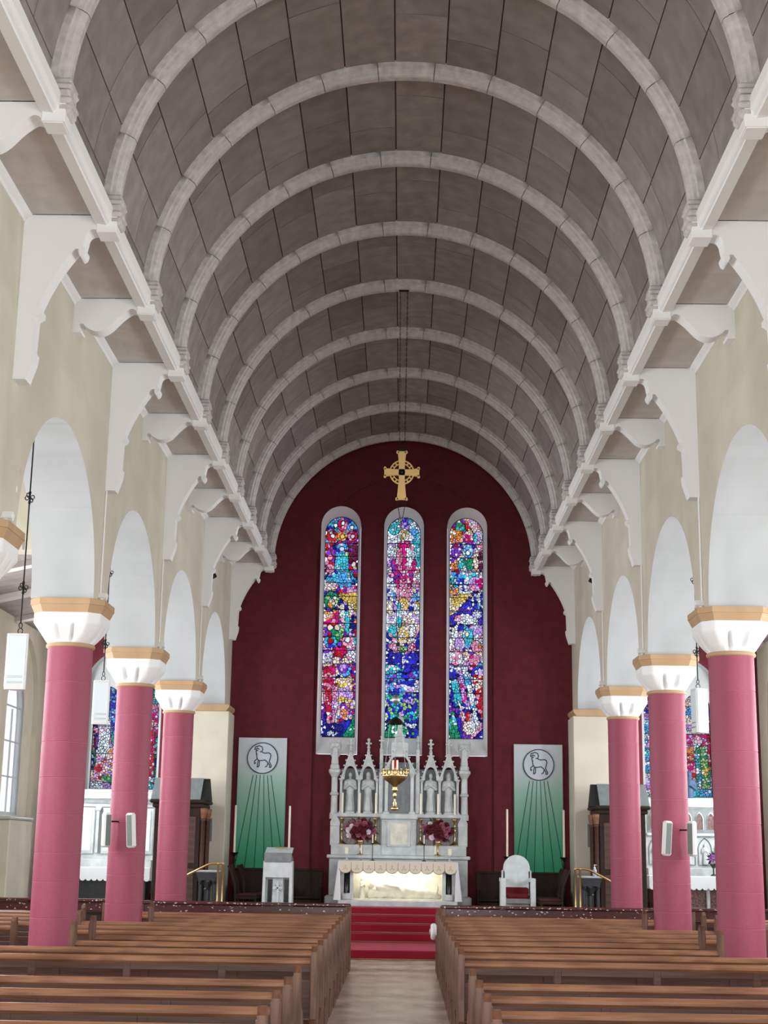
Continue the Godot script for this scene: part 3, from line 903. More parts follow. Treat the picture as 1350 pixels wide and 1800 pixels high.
func stained(win: Node3D, half: float, bottom: float, spring: float, bars: Array, art: Array, cell: float, at: Vector3, turn := 0.0, sd := 1) -> void:
	rng.seed = sd
	var top := spring + half
	var h := top - bottom
	var nx := int(ceil(2 * half / cell))
	var ny := int(ceil(h / cell))
	var seeds := {}
	for y in range(-1, ny + 1):
		for x in range(-1, nx + 1):
			seeds[Vector2i(x, y)] = Vector2((x + rng.randf_range(-0.1, 1.1)) * cell - half, (y + rng.randf_range(-0.1, 1.1)) * cell)
	var outline := arch_pts(half, 0.0, spring - bottom, 14)
	# small rounds (heads, flowers) become one piece of glass each
	for a in art:
		if a is Array and (a[0] is float or a[0] is int) and a[2] * 2 * half < cell * 1.5 and a[3] * h < cell * 1.7:
			var o := Vector2((a[0] - 0.5) * 2 * half, (1.0 - a[1]) * h)
			var home := Vector2i(floori((o.x + half) / cell), floori(o.y / cell))
			for dy in range(-2, 3):
				for dx in range(-2, 3):
					var k := home + Vector2i(dx, dy)
					if seeds.has(k):
						var q: Vector2 = (seeds[k] - o) / Vector2(a[2] * 2 * half, a[3] * h)
						if q.length() < 1.25:
							seeds.erase(k)
			seeds[home] = o
	var cuts := [0.0]
	for b in bars:
		cuts.append(h * (1.0 - b))
	cuts.append(h)
	cuts.sort()
	var lw := 0.0085
	for row in cuts.size() - 1:
		var y0: float = cuts[row]
		var y1: float = cuts[row + 1]
		var gl := SurfaceTool.new()
		gl.begin(Mesh.PRIMITIVE_TRIANGLES)
		var ld := S()
		for y in range(int(y0 / cell) - 1, int(y1 / cell) + 2):
			for x in nx:
				var key := Vector2i(x, y)
				if not seeds.has(key):
					continue
				var c: Vector2 = seeds[key]
				var poly := PackedVector2Array([c + Vector2(-1.6, -1.6) * cell, c + Vector2(1.6, -1.6) * cell, c + Vector2(1.6, 1.6) * cell, c + Vector2(-1.6, 1.6) * cell])
				for dy in range(-2, 3):
					for dx in range(-2, 3):
						if dx == 0 and dy == 0:
							continue
						var k2 := Vector2i(x + dx, y + dy)
						if seeds.has(k2):
							var o: Vector2 = seeds[k2]
							poly = clip(poly, (c + o) / 2, o - c)
				poly = clip(poly, Vector2(0, y0), Vector2(0, -1))
				poly = clip(poly, Vector2(0, y1), Vector2(0, 1))
				if y1 > spring - bottom or x == 0 or x == nx - 1:
					for i in outline.size():
						var a := outline[i]
						var b := outline[(i + 1) % outline.size()]
						poly = clip(poly, a, Vector2(b.y - a.y, a.x - b.x))
				if poly.size() < 3:
					continue
				var mid := Vector2.ZERO
				for p in poly:
					mid += p
				mid /= poly.size()
				var rad := 0.0
				for p in poly:
					rad = maxf(rad, (p - mid).length())
				if rad < 0.006:
					continue
				var f := clampf(1.0 - lw * rng.randf_range(0.4, 1.35) / (rad * 0.75), 0.2, 0.97)
				var col := art_color(art, (mid.x + half) / (2 * half), 1.0 - mid.y / h)
				var q := PackedVector2Array()
				for p in poly:
					q.append(mid.lerp(p, f))
				gl.set_color(col)
				gl.set_normal(Vector3(0, 0, 1))
				for i in range(1, q.size() - 1):
					for p in [q[0], q[i + 1], q[i]]:
						gl.set_color(col)
						gl.set_normal(Vector3(0, 0, 1))
						gl.add_vertex(Vector3(p.x, p.y, 0))
				for i in poly.size():
					var j := (i + 1) % poly.size()
					quad(ld, Vector3(poly[i].x, poly[i].y, 0.004), Vector3(poly[j].x, poly[j].y, 0.004), Vector3(q[j].x, q[j].y, 0.002), Vector3(q[i].x, q[i].y, 0.002))
		var base := at + Vector3(0, bottom, 0).rotated(Vector3.UP, turn)
		var pn := put("glass_panel", gl.commit(), M.glass, win, base)
		pn.rotation.y = turn
		pn.set_meta("kind", "stuff")
		var lo := part("lead_lines", ld, M.lead, pn)
		lo.set_meta("kind", "stuff")
	# heavier leads round the drawn shapes
	var cn := S()
	for i in range(1, art.size()):
		var a: Array = art[i]
		var ol := PackedVector2Array()
		if a[0] is float or a[0] is int:
			for k in 24:
				ol.append(Vector2(a[0] + a[2] * cos(TAU * k / 24), a[1] + a[3] * sin(TAU * k / 24)))
		else:
			ol = a[0]
		for k in ol.size():
			var e0 := ol[k]
			var e1 := ol[(k + 1) % ol.size()]
			var m0 := Vector2((e0.x - 0.5) * 2 * half, (1 - e0.y) * h)
			var m1 := Vector2((e1.x - 0.5) * 2 * half, (1 - e1.y) * h)
			var nn := maxi(1, int((m1 - m0).length() / 0.03))
			for j in nn:
				var p0 := m0.lerp(m1, float(j) / nn)
				var p1 := m0.lerp(m1, float(j + 1) / nn)
				var mid := (p0 + p1) / 2
				if not Geometry2D.is_point_in_polygon(mid * 1.02 - Vector2(0, h * 0.01), outline) or absf(mid.x) > half - 0.006 or mid.y < 0.01:
					continue
				var uv := Vector2(mid.x / (2 * half) + 0.5, 1 - mid.y / h)
				var hidden := false
				for i2 in range(i + 1, art.size()):
					var b: Array = art[i2]
					if b[0] is float or b[0] is int:
						hidden = pow((uv.x - b[0]) / b[2], 2) + pow((uv.y - b[1]) / b[3], 2) < 1.0
					else:
						hidden = Geometry2D.is_point_in_polygon(uv, b[0])
					if hidden:
						break
				if hidden:
					continue
				var d := (p1 - p0).normalized().orthogonal() * 0.0065
				quad(cn, Vector3(p0.x + d.x, p0.y + d.y, 0.0055), Vector3(p0.x - d.x, p0.y - d.y, 0.0055), Vector3(p1.x - d.x, p1.y - d.y, 0.0055), Vector3(p1.x + d.x, p1.y + d.y, 0.0055))
	var co := part("contour_leads", cn, M.lead, win, at + Vector3(0, bottom, 0))
	co.set_meta("kind", "stuff")
	for k in range(1, cuts.size() - 1):
		var yb: float = cuts[k]
		var wide := half
		if yb > spring - bottom:
			wide = sqrt(maxf(0.0, half * half - pow(yb - spring + bottom, 2)))
		var bs := S()
		bx(bs, Vector3(0, 0, 0.008), Vector3(2 * wide, 0.017, 0.012), 0.003)
		part("saddle_bar", bs, M.lead, win, at + Vector3(0, bottom + yb, 0))

func art_left() -> Array:
	return ["RVCDNPS",
		[pg([0, 0.3, 1, 0.3, 1, 1, 0, 1]), "RCVPMKND"],
		[pg([0, 0.0, 1, 0, 1, 0.05, 0, 0.05]), "NBVST"],
		[0.5, 0.035, 0.17, 0.03, "RPC"], [0.22, 0.045, 0.15, 0.02, "BST"], [0.8, 0.045, 0.15, 0.02, "TSB"],
		[0.2, 0.09, 0.18, 0.025, "CPR"], [0.52, 0.09, 0.17, 0.022, "RYO"], [0.83, 0.09, 0.16, 0.025, "RCP"],
		[0.3, 0.04, 0.06, 0.012, "K"], [0.52, 0.028, 0.06, 0.012, "KW"], [0.8, 0.047, 0.06, 0.012, "KW"], [0.22, 0.087, 0.07, 0.014, "KP"], [0.52, 0.09, 0.07, 0.014, "KY"], [0.83, 0.09, 0.07, 0.014, "KW"],
		[pg([0, 0.12, 0.28, 0.12, 0.3, 0.26, 0, 0.27]), "DNVRP"], [pg([0.7, 0.12, 1, 0.12, 1, 0.27, 0.75, 0.26]), "DVRCW"],
		[0.15, 0.19, 0.09, 0.015, "WP"], [0.88, 0.22, 0.08, 0.02, "KW"],
		[pg([0.33, 0.16, 0.68, 0.16, 0.78, 0.25, 0.28, 0.25]), "TTSTL"], [0.5, 0.145, 0.16, 0.025, "SBM"], [0.5, 0.15, 0.09, 0.014, "WK"],
		[pg([0.02, 0.3, 0.3, 0.25, 0.75, 0.25, 0.98, 0.29, 0.75, 0.33, 0.2, 0.31]), "BSSTB"], [pg([0.45, 0.25, 0.75, 0.25, 0.85, 0.33, 0.7, 0.345]), "TTSL"],
		[0.2, 0.32, 0.25, 0.02, "PKM"], [0.85, 0.34, 0.2, 0.018, "PMR"],
		[pg([0, 0.345, 0.4, 0.345, 0.6, 0.4, 0, 0.45]), "NBNV"], [0.22, 0.385, 0.22, 0.04, "GLG"], [0.22, 0.4, 0.12, 0.022, "PKO"],
		[pg([0.4, 0.36, 1, 0.345, 1, 0.44]), "YYYK"],
		[pg([0.0, 0.44, 0.45, 0.43, 0.45, 0.5, 0, 0.51]), "RPCOK"], [0.6, 0.46, 0.13, 0.03, "PWT"], [0.72, 0.49, 0.07, 0.06, "TTS"], [0.92, 0.5, 0.1, 0.05, "RNO"],
		[0.45, 0.535, 0.2, 0.03, "GLT"], [0.2, 0.51, 0.1, 0.018, "KWP"], [0.42, 0.51, 0.09, 0.016, "KW"],
		[0.22, 0.575, 0.2, 0.03, "TSB"], [0.78, 0.575, 0.22, 0.03, "TPK"], [0.23, 0.57, 0.1, 0.016, "KR"], [0.74, 0.565, 0.1, 0.016, "KW"],
		[0.5, 0.615, 0.22, 0.03, "RRC"], [0.5, 0.585, 0.09, 0.016, "KV"], [0.15, 0.64, 0.16, 0.03, "MWV"], [0.85, 0.64, 0.17, 0.03, "PWM"],
		[0.4, 0.66, 0.12, 0.02, "KP"], [0.68, 0.665, 0.12, 0.02, "KM"],
		[pg([0.02, 0.69, 0.38, 0.68, 0.42, 0.78, 0.3, 0.95, 0.1, 0.95]), "RPRC"], [0.68, 0.7, 0.2, 0.03, "MVS"], [pg([0.88, 0.68, 1, 0.68, 1, 0.84, 0.9, 0.82]), "BVC"],
		[pg([0.4, 0.74, 0.9, 0.73, 0.95, 0.82, 0.7, 0.9, 0.4, 0.86]), "GLMYK"], [pg([0.3, 0.78, 0.48, 0.76, 0.55, 0.93, 0.3, 0.95]), "PMWC"], [pg([0.5, 0.85, 0.85, 0.85, 0.8, 0.93, 0.5, 0.92]), "MOPV"],
		[pg([0, 0.86, 0.12, 0.86, 0.14, 1, 0, 1]), "BNV"], [pg([0, 0.95, 1, 0.92, 1, 1, 0, 1]), "NBNN"], [pg([0.62, 1, 1, 0.9, 1, 1]), "GGGT"], [pg([0.36, 0.96, 0.46, 0.88, 0.6, 0.88, 0.45, 0.94, 0.25, 0.975]), "WWK"], [0.35, 0.985, 0.14, 0.008, "WM"]]

func art_center() -> Array:
	return ["WPKWMW",
		[pg([0, 0, 1, 0, 1, 0.12, 0, 0.12]), "WTSWW"], [pg([0.4, 0, 0.62, 0, 0.62, 0.08, 0.4, 0.08]), "VBM"], [0.2, 0.05, 0.18, 0.03, "WTT"], [0.82, 0.05, 0.16, 0.03, "WWS"],
		[pg([0, 0.12, 0.25, 0.12, 0.15, 0.22, 0, 0.24]), "TSWM"], [pg([0.78, 0.1, 1, 0.1, 1, 0.24, 0.88, 0.22]), "TTSW"],
		[0.5, 0.08, 0.16, 0.03, "YWK"], [0.5, 0.08, 0.1, 0.022, "DY"], [0.5, 0.082, 0.06, 0.016, "K"],
		[pg([0.32, 0.11, 0.68, 0.11, 0.82, 0.28, 0.7, 0.33, 0.3, 0.33, 0.2, 0.28]), "WPPW"],
		[pg([0.3, 0.11, 0.7, 0.11, 0.66, 0.14, 0.58, 0.14, 0.57, 0.26, 0.46, 0.26, 0.44, 0.14, 0.34, 0.14]), "CCR"],
		[pg([0.1, 0.21, 0.22, 0.19, 0.35, 0.25, 0.5, 0.275, 0.65, 0.25, 0.82, 0.19, 0.9, 0.21, 0.72, 0.32, 0.65, 0.32, 0.7, 0.27, 0.5, 0.3, 0.32, 0.27, 0.38, 0.33, 0.3, 0.33]), "CCCV"],
		[pg([0, 0.25, 0.2, 0.26, 0.28, 0.32, 0, 0.32]), "PPWV"], [pg([0.8, 0.26, 1, 0.25, 1, 0.32, 0.74, 0.32]), "PPWP"],
		[pg([0, 0.33, 0.2, 0.34, 0.4, 0.4, 0, 0.38]), "SWBT"], [pg([1, 0.33, 0.85, 0.34, 0.65, 0.4, 1, 0.38]), "SWVW"],
		[0.52, 0.40, 0.16, 0.03, "OYK"], [0.1, 0.42, 0.1, 0.03, "YYK"], [0.92, 0.42, 0.1, 0.03, "YWK"], [0.26, 0.42, 0.06, 0.02, "VM"], [0.74, 0.42, 0.07, 0.02, "VMB"],
		[pg([0, 0.5, 0.3, 0.5, 0.35, 0.56, 0, 0.53]), "TWS"], [0.38, 0.47, 0.08, 0.08, "TTW"], [0.52, 0.53, 0.08, 0.05, "YOY"], [0.75, 0.52, 0.15, 0.03, "PWK"],
		[pg([0, 0.52, 0.2, 0.58, 0.8, 0.58, 1, 0.52, 1, 0.8, 0, 0.8]), "BBBNBS"], [pg([0.3, 0.5, 0.72, 0.5, 0.6, 0.59, 0.4, 0.59]), "WYKT"],
		[pg([0.05, 0.6, 0.2, 0.57, 0.4, 0.59, 0.6, 0.6, 0.8, 0.57, 0.95, 0.6, 0.7, 0.62, 0.3, 0.62]), "CPM"], [0.5, 0.605, 0.14, 0.015, "GL"],
		[pg([0.48, 0.62, 0.54, 0.62, 0.54, 0.7, 0.48, 0.7]), "WS"],
		[pg([0, 0.67, 0.35, 0.68, 0.5, 0.7, 0.0, 0.73]), "STW"], [pg([0, 0.72, 1, 0.7, 1, 0.73, 0, 0.755]), "BSVS"], [0.6, 0.73, 0.1, 0.02, "NB"],
		[pg([0, 0.76, 1, 0.74, 1, 0.8, 0, 0.81]), "BSMWB"], [pg([0, 0.81, 1, 0.8, 1, 0.93, 0, 0.93]), "GGTBLN"], [0.7, 0.83, 0.16, 0.02, "SBM"], [0.5, 0.89, 0.12, 0.015, "MBV"],
		[pg([0, 0.92, 1, 0.92, 1, 1, 0, 1]), "GNBTW"], [0.78, 0.945, 0.2, 0.012, "WWM"]]

func art_right() -> Array:
	return ["PWMKVR",
		[0.3, 0.04, 0.16, 0.025, "TSG"], [0.55, 0.03, 0.1, 0.03, "KPR"], [0.8, 0.04, 0.16, 0.03, "WPK"], [pg([0, 0.06, 0.35, 0.06, 0.4, 0.11, 0, 0.12]), "PWKO"], [0.57, 0.085, 0.16, 0.03, "PCK"], [0.85, 0.09, 0.14, 0.03, "WMT"],
		[pg([0, 0.13, 0.36, 0.13, 0.34, 0.17, 0.18, 0.19, 0, 0.17]), "CVVD"], [0.57, 0.125, 0.25, 0.02, "VBC"], [0.55, 0.15, 0.17, 0.035, "SWTW"], [0.55, 0.16, 0.08, 0.015, "WK"],
		[0.17, 0.22, 0.16, 0.02, "RKO"], [0.38, 0.21, 0.12, 0.025, "GTY"], [0.6, 0.215, 0.12, 0.03, "GGL"], [0.8, 0.2, 0.1, 0.04, "KYW"], [0.93, 0.2, 0.07, 0.05, "DRW"],
		[pg([0, 0.25, 0.9, 0.25, 0.85, 0.3, 0.5, 0.34, 0.05, 0.31]), "SBWTS"], [pg([0.12, 0.28, 0.4, 0.28, 0.4, 0.31, 0.12, 0.31]), "BBW"], [0.78, 0.305, 0.22, 0.035, "PPMC"], [0.12, 0.335, 0.16, 0.02, "POM"],
		[pg([0.4, 0.37, 0.7, 0.34, 1, 0.34, 1, 0.52, 0, 0.52, 0, 0.44]), "BNBV"], [pg([0, 0.36, 0.7, 0.345, 0.3, 0.42, 0, 0.455]), "YYYK"],
		[0.7, 0.385, 0.04, 0.03, "WM"], [0.88, 0.38, 0.06, 0.04, "WS"], [0.5, 0.465, 0.38, 0.025, "WWP"], [0.8, 0.44, 0.14, 0.02, "TWM"],
		[0.15, 0.53, 0.12, 0.035, "WKM"], [0.8, 0.52, 0.2, 0.04, "PMWK"], [0.55, 0.55, 0.17, 0.05, "TTSG"], [0.53, 0.52, 0.1, 0.015, "BS"], [0.53, 0.535, 0.06, 0.012, "K"],
		[0.3, 0.58, 0.16, 0.035, "MMW"], [0.8, 0.59, 0.16, 0.03, "OPK"], [0.2, 0.64, 0.2, 0.035, "WPW"], [0.5, 0.63, 0.1, 0.03, "PKM"], [0.75, 0.655, 0.17, 0.035, "RPCK"], [0.92, 0.69, 0.1, 0.03, "BSN"],
		[pg([0, 0.68, 1, 0.68, 1, 1, 0, 1]), "VPNBWM"], [pg([0.0, 0.74, 0.2, 0.74, 0.4, 1, 0, 1]), "BBNV"], [pg([0.22, 0.7, 0.45, 0.7, 0.55, 0.86, 0.4, 0.84]), "MCM"], [pg([0.7, 0.72, 1, 0.72, 1, 0.92, 0.85, 0.88]), "RPRK"],
		[pg([0.35, 0.68, 0.55, 0.68, 0.85, 0.9, 0.9, 0.96, 0.8, 0.96]), "TWWS"], [pg([0.05, 0.75, 0.2, 0.73, 0.4, 0.83, 0.3, 0.87, 0.15, 0.84]), "TTW"], [pg([0.2, 0.82, 0.32, 0.84, 0.62, 0.95, 0.56, 0.96]), "WWM"],
		[pg([0, 0.9, 0.15, 0.88, 0.35, 1, 0, 1]), "GTGN"], [0.6, 0.95, 0.2, 0.035, "KWP"], [0.56, 0.9, 0.1, 0.025, "RP"]]

func windows() -> void:
	var bars := []
	for k in range(1, 13):
		bars.append(k * 0.0615 + 0.06 if k < 4 else k * 0.0615 + 0.06)
	var arts := [art_left(), art_center(), art_right()]
	var names := ["left", "middle", "right"]
	for k in 3:
		var w := setting("window_%d" % (k + 1), "tall stained glass lancet in the red end wall, %s of three" % names[k])
		w.position = P(LANCETS[k], 0, 0)
		var st := S()
		ring_strip(st, arch_pts(0.44, 3.86, 8.88, 24), -31.48, arch_pts(0.372, 4.25, 8.80, 24), -31.9)
		part("splayed_reveal", st, M.white_plaster, w)
		var fr := S()
		ring_strip(fr, arch_pts(0.372, 4.25, 8.80, 24), -31.9, arch_pts(0.362, 4.26, 8.80, 24), -31.88)
		ring_strip(fr, arch_pts(0.362, 4.26, 8.80, 24), -31.88, arch_pts(0.362, 4.26, 8.80, 24), -31.93)
		part("window_frame", fr, M.lead, w)
		stained(w, 0.366, 4.255, 8.80, bars, arts[k], 0.058, P(0, 0, 31.91), 0.0, 100 + k)
	var n := 4
	var chapel := {
		"ll": ["WPMK", [pg([0, 0, 1, 0, 1, 0.3, 0.5, 0.3, 0.3, 0.45, 0, 0.45]), "BSBVN"], [pg([0.6, 0, 1, 0, 1, 0.45, 0.6, 0.45]), "BSSB"], [pg([0.25, 0.35, 0.7, 0.33, 0.65, 0.7, 0.1, 0.72]), "WWWP"], [0.1, 0.5, 0.12, 0.14, "VDNP"], [0.85, 0.5, 0.14, 0.08, "TGS"], [pg([0, 0.62, 0.15, 0.62, 0.2, 0.8, 0, 0.82]), "GNG"], [0.75, 0.68, 0.22, 0.08, "PKO"], [pg([0.1, 0.75, 1, 0.7, 1, 0.92, 0.1, 0.9]), "RPKMO"], [0.7, 0.9, 0.3, 0.04, "LGW"], [pg([0, 0.93, 0.5, 0.93, 0.5, 1, 0, 1]), "WWM"], [pg([0.5, 0.94, 1, 0.94, 1, 1, 0.5, 1]), "MDW"]],
		"lr": ["PWCM", [pg([0, 0, 1, 0, 1, 0.08, 0, 0.1]), "BSTB"], [0.8, 0.12, 0.2, 0.05, "TWG"], [0.75, 0.28, 0.25, 0.12, "PMCV"], [0.6, 0.38, 0.2, 0.06, "KW"], [pg([0.4, 0.45, 0.85, 0.43, 0.9, 0.88, 0.5, 0.85]), "CCRR"], [pg([0.9, 0.45, 1, 0.45, 1, 0.9, 0.92, 0.9]), "TGN"], [pg([0.3, 0.8, 0.9, 0.9, 0.9, 0.95, 0.4, 0.95]), "WWP"], [pg([0.2, 0.9, 1, 0.95, 1, 1, 0.2, 1]), "GTGN"]],
		"rl": ["TSWM", [pg([0, 0, 1, 0, 1, 0.12, 0, 0.15]), "VMB"], [0.3, 0.18, 0.3, 0.06, "WBP"], [pg([0, 0.25, 0.5, 0.25, 0.5, 0.75, 0, 0.75]), "TTSW"], [0.2, 0.5, 0.1, 0.05, "MP"], [pg([0, 0.77, 1, 0.77, 1, 1, 0, 1]), "WPMN"]],
		"rr": ["PWMK", [pg([0.5, 0, 1, 0, 1, 0.25, 0.7, 0.25]), "BVNS"], [pg([0, 0, 0.5, 0, 0.4, 0.3, 0, 0.3]), "WSK"], [0.85, 0.3, 0.18, 0.08, "PKC"], [pg([0, 0.35, 1, 0.35, 1, 0.5, 0, 0.5]), "PWCM"], [0.5, 0.46, 0.2, 0.06, "WP"], [pg([0.05, 0.52, 0.35, 0.5, 0.35, 0.68, 0.05, 0.68]), "OORK"], [pg([0.1, 0.68, 0.4, 0.62, 0.42, 0.8, 0.15, 0.8]), "RCP"], [pg([0.4, 0.55, 0.6, 0.5, 0.6, 0.9, 0.4, 0.9]), "TGSW"], [pg([0.6, 0.5, 0.95, 0.5, 0.95, 0.95, 0.6, 0.92]), "LLGY"], [pg([0.88, 0.4, 1, 0.4, 1, 0.75, 0.88, 0.7]), "CRP"], [pg([0, 0.92, 1, 0.92, 1, 1, 0, 1]), "TSSW"]],
	}
	for e in [["ll", -6.43], ["lr", -5.56], ["rl", 5.56], ["rr", 6.43]]:
		var w := setting("window_%d" % n, "short stained glass lancet over the side altar, %s" % {"ll": "left of the left pair", "lr": "right of the left pair", "rl": "left of the right pair", "rr": "right of the right pair"}[e[0]])
		n += 1
		w.position = P(e[1], 0, 0)
		var fr := S()
		ring_strip(fr, arch_pts(0.287, 3.068, 5.0, 20), -31.84, arch_pts(0.272, 3.083, 5.0, 20), -31.86)
		part("window_frame", fr, M.lead, w)
		stained(w, 0.28, 3.075, 5.0, [0.12, 0.39, 0.66], chapel[e[0]], 0.055, P(0, 0, 31.88), 0.0, 200 + n)
	# clear aisle windows: frame, glazing bars and panes
	for s in [-1.0, 1.0]:
		for z in AISLE_WINDOWS:
			var w := setting("window_%d" % n, "clear glazed round-headed aisle window")
			n += 1
			w.position = P(s * (OX + 0.16), 0, z)
			var xf := Transform3D(Basis(Vector3(0, 0, 1), Vector3.UP, Vector3(-1, 0, 0)), Vector3.ZERO)
			var fr := S()
			ring_strip(fr, arch_pts(0.66, 2.45, 4.6, 20), 0.03, arch_pts(0.6, 2.51, 4.6, 20), 0.03, xf)
			ring_strip(fr, arch_pts(0.6, 2.51, 4.6, 20), 0.03, arch_pts(0.6, 2.51, 4.6, 20), -0.03, xf)
			ring_strip(fr, arch_pts(0.6, 2.51, 4.6, 20), -0.03, arch_pts(0.66, 2.45, 4.6, 20), -0.03, xf)
			part("window_frame", fr, M.white, w)
			var ps := S()
			prism(ps, arch_pts(0.61, 2.5, 4.6, 20), -0.003, 0.003, xf)
			part("pane", ps, M.pane, w)
			for y in [3.2, 3.9, 4.6]:
				box("glazing_bar", Vector3(0, y, 0), Vector3(0.03, 0.025, 1.2), M.white, w)
			box("glazing_bar", Vector3(0, 3.5, 0), Vector3(0.03, 2.1, 0.025), M.white, w)
			if z > 29:
				box("sill_block", Vector3(-s * 0.34, 1.17, 0.55), Vector3(0.3, 2.34, 1.7), M.cream, w, 0.02)
				box("sill_top", Vector3(-s * 0.32, 2.37, 0.55), Vector3(0.36, 0.05, 1.76), M.white, w, 0.01)

# ---------------------------------------------------------------- pews
func pew(x0: float, x1: float, z: float, label: String, group: String, outer_h := 0.97) -> Node3D:
	var c := (x0 + x1) / 2
	var w := absf(x1 - x0)
	var t := thing("pew", label, "pew", P(c, 0, z), 0, group)
	var st := S()
	bx(st, P(0, 0.825, 0.03), Vector3(w - 0.05, 0.07, 0.075), 0.022)
	part("top_rail", st, M.wood_light, t)  # varnish sheen on the rounded rail is put into its paler colour
	st = S()
	bx(st, P(0, 0.765, 0.035), Vector3(w - 0.05, 0.075, 0.03), 0.004)
	part("back_board", st, M.wood, t)
	st = S()
	bx(st, P(0, 0.48, 0.045), Vector3(w - 0.05, 0.36, 0.03), 0.004)
	part("lower_back_board", st, M.wood, t)
	st = S()
	bx(st, P(0, 0.43, 0.25), Vector3(w - 0.05, 0.035, 0.40), 0.01)
	part("seat", st, M.wood_light, t)
	var n := maxi(2, int(round(w / 0.95)))
	for i in range(1, n):
		st = S()
		bx(st, P(-w / 2 + w * i / n, 0.53, 0.036), Vector3(0.075, 0.54, 0.04), 0.005)
		part("stile", st, M.wood, t)
	st = S()
	bx(st, P(0, 0.16, -0.20), Vector3(w - 0.06, 0.05, 0.16), 0.015)
	part("kneeler", st, M.wood, t)
	for e in [[minf(x0, x1) - c, -1.0, outer_h if x0 < 0 else 0.97], [maxf(x0, x1) - c, 1.0, outer_h if x0 > 0 else 0.97]]:
		var h: float = e[2]
		st = S()
		var pf := PackedVector2Array([Vector2(0.30, 0), Vector2(-0.46, 0), Vector2(-0.47, 0.5), Vector2(-0.40, 0.58), Vector2(-0.2, 0.64), Vector2(-0.13, 0.74), Vector2(-0.115, h - 0.05), Vector2(-0.075, h), Vector2(-0.015, h), Vector2(0.03, h - 0.05), Vector2(0.03, 0.5), Vector2(0.05, 0.3), Vector2(0.30, 0.22)])
		var half := 0.028
		var xf := Transform3D(Basis(Vector3(0, 0, 1), Vector3.UP, Vector3(-1, 0, 0)), Vector3(e[0] - e[1] * 0.028, 0, 0))
		prism(st, pf, -half, half, xf)
		# raised moulding down the post
		bx(st, Vector3(e[0] - e[1] * 0.028, (h + 0.02) / 2, 0.0), Vector3(0.075, h - 0.16, 0.055), 0.012)
		part("end_panel", st, M.wood_end, t)
	return t

func screen(x0: float, x1: float, z: float, label: String) -> void:
	var c := (x0 + x1) / 2
	var w := absf(x1 - x0)
	var t := thing("front_screen", label, "pew front", P(c, 0, z), 0, "dark speckled screens before the front pews")
	var st := S()
	bx(st, P(0, 0.965, 0.0), Vector3(w, 0.05, 0.2), 0.015)
	part("ledge", st, M.screen, t)
	st = S()
	bx(st, P(0, 0.86, -0.02), Vector3(w - 0.06, 0.15, 0.05), 0.008)
	part("top_rail", st, M.screen, t)
	st = S()
	bx(st, P(0, 0.42, 0.02), Vector3(w - 0.06, 0.7, 0.04), 0.006)
	part("panel", st, M.wood_dark, t)
	st = S()
	bx(st, P(0, 0.05, 0), Vector3(w, 0.1, 0.14), 0.01)
	part("plinth", st, M.wood_dark, t)
	for s in [-1.0, 1.0]:
		st = S()
		bx(st, P(s * (w / 2 - 0.04), 0.48, -0.03), Vector3(0.1, 0.96, 0.1), 0.01)
		part("post", st, M.wood_end, t)
	# pale flecks for painted glints, wear and wax on the ledge and rail
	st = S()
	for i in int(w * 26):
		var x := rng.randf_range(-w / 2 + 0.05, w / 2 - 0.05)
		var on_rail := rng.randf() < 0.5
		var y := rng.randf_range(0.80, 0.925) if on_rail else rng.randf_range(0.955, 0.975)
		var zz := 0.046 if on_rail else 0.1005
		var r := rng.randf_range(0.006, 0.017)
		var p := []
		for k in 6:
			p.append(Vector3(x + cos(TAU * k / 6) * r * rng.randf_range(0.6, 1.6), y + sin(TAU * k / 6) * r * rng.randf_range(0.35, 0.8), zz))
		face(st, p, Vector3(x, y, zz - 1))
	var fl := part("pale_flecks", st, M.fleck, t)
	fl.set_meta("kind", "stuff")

func pews() -> void:
	rng.seed = 77
	var rows := [8.3, 9.34, 10.36, 11.38, 12.41]
	for k in 10:
		rows.append(14.83 + 1.045 * k)
	for s in [-1.0, 1.0]:
		var sd := "left" if s < 0 else "right"
		for k in rows.size():
			var z: float = rows[k]
			var outer := 4.5
			for i in [1, 3, 5, 7]:
				var zc := rib(i) + 0.1
				if z + 0.5 > zc - 0.32 and z - 0.35 < zc + 0.32:
					outer = 3.66
			var inner := 0.76 if s < 0 else 0.62
			pew(s * inner, s * outer, z, "wooden pew %s of the central aisle, %s row from the front of the view" % [sd, ORD[k]], "wooden pews beside the central aisle", 1.08 if outer < 4 else 1.0)
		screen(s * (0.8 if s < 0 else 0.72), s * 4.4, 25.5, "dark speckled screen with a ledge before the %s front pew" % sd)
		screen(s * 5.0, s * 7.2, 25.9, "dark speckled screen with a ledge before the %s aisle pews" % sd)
		for k in 6:
			pew(s * 4.98, s * 7.2, 18.6 + 1.06 * k if s < 0 else 19.4 + 1.06 * k, "short wooden pew in the %s side aisle, %s row from the front of the view" % [sd, ORD[k]], "short pews in the side aisles")
	# white round dispenser on a pew end
	var d := thing("dispenser", "white rounded dispenser fixed to a pew end at the right of the aisle", "dispenser", P(0.575, 0.66, 23.55))
	var st := S()
	var xf := Transform3D(Basis(Vector3(0, 1, 0), Vector3(-1, 0, 0), Vector3(0, 0, 1)), Vector3.ZERO)
	lathe(st, [Vector2(0.0, -0.035), Vector2(0.1, -0.035), Vector2(0.125, -0.01), Vector2(0.125, 0.03), Vector2(0.1, 0.055), Vector2(0.0, 0.06)], 24, xf)
	part("casing", st, M.speaker, d)
	st = S()
	lathe(st, [Vector2(0.0, 0.055), Vector2(0.045, 0.06), Vector2(0.04, 0.075), Vector2(0.0, 0.078)], 16, xf)
	part("nozzle", st, M.chrome, d)

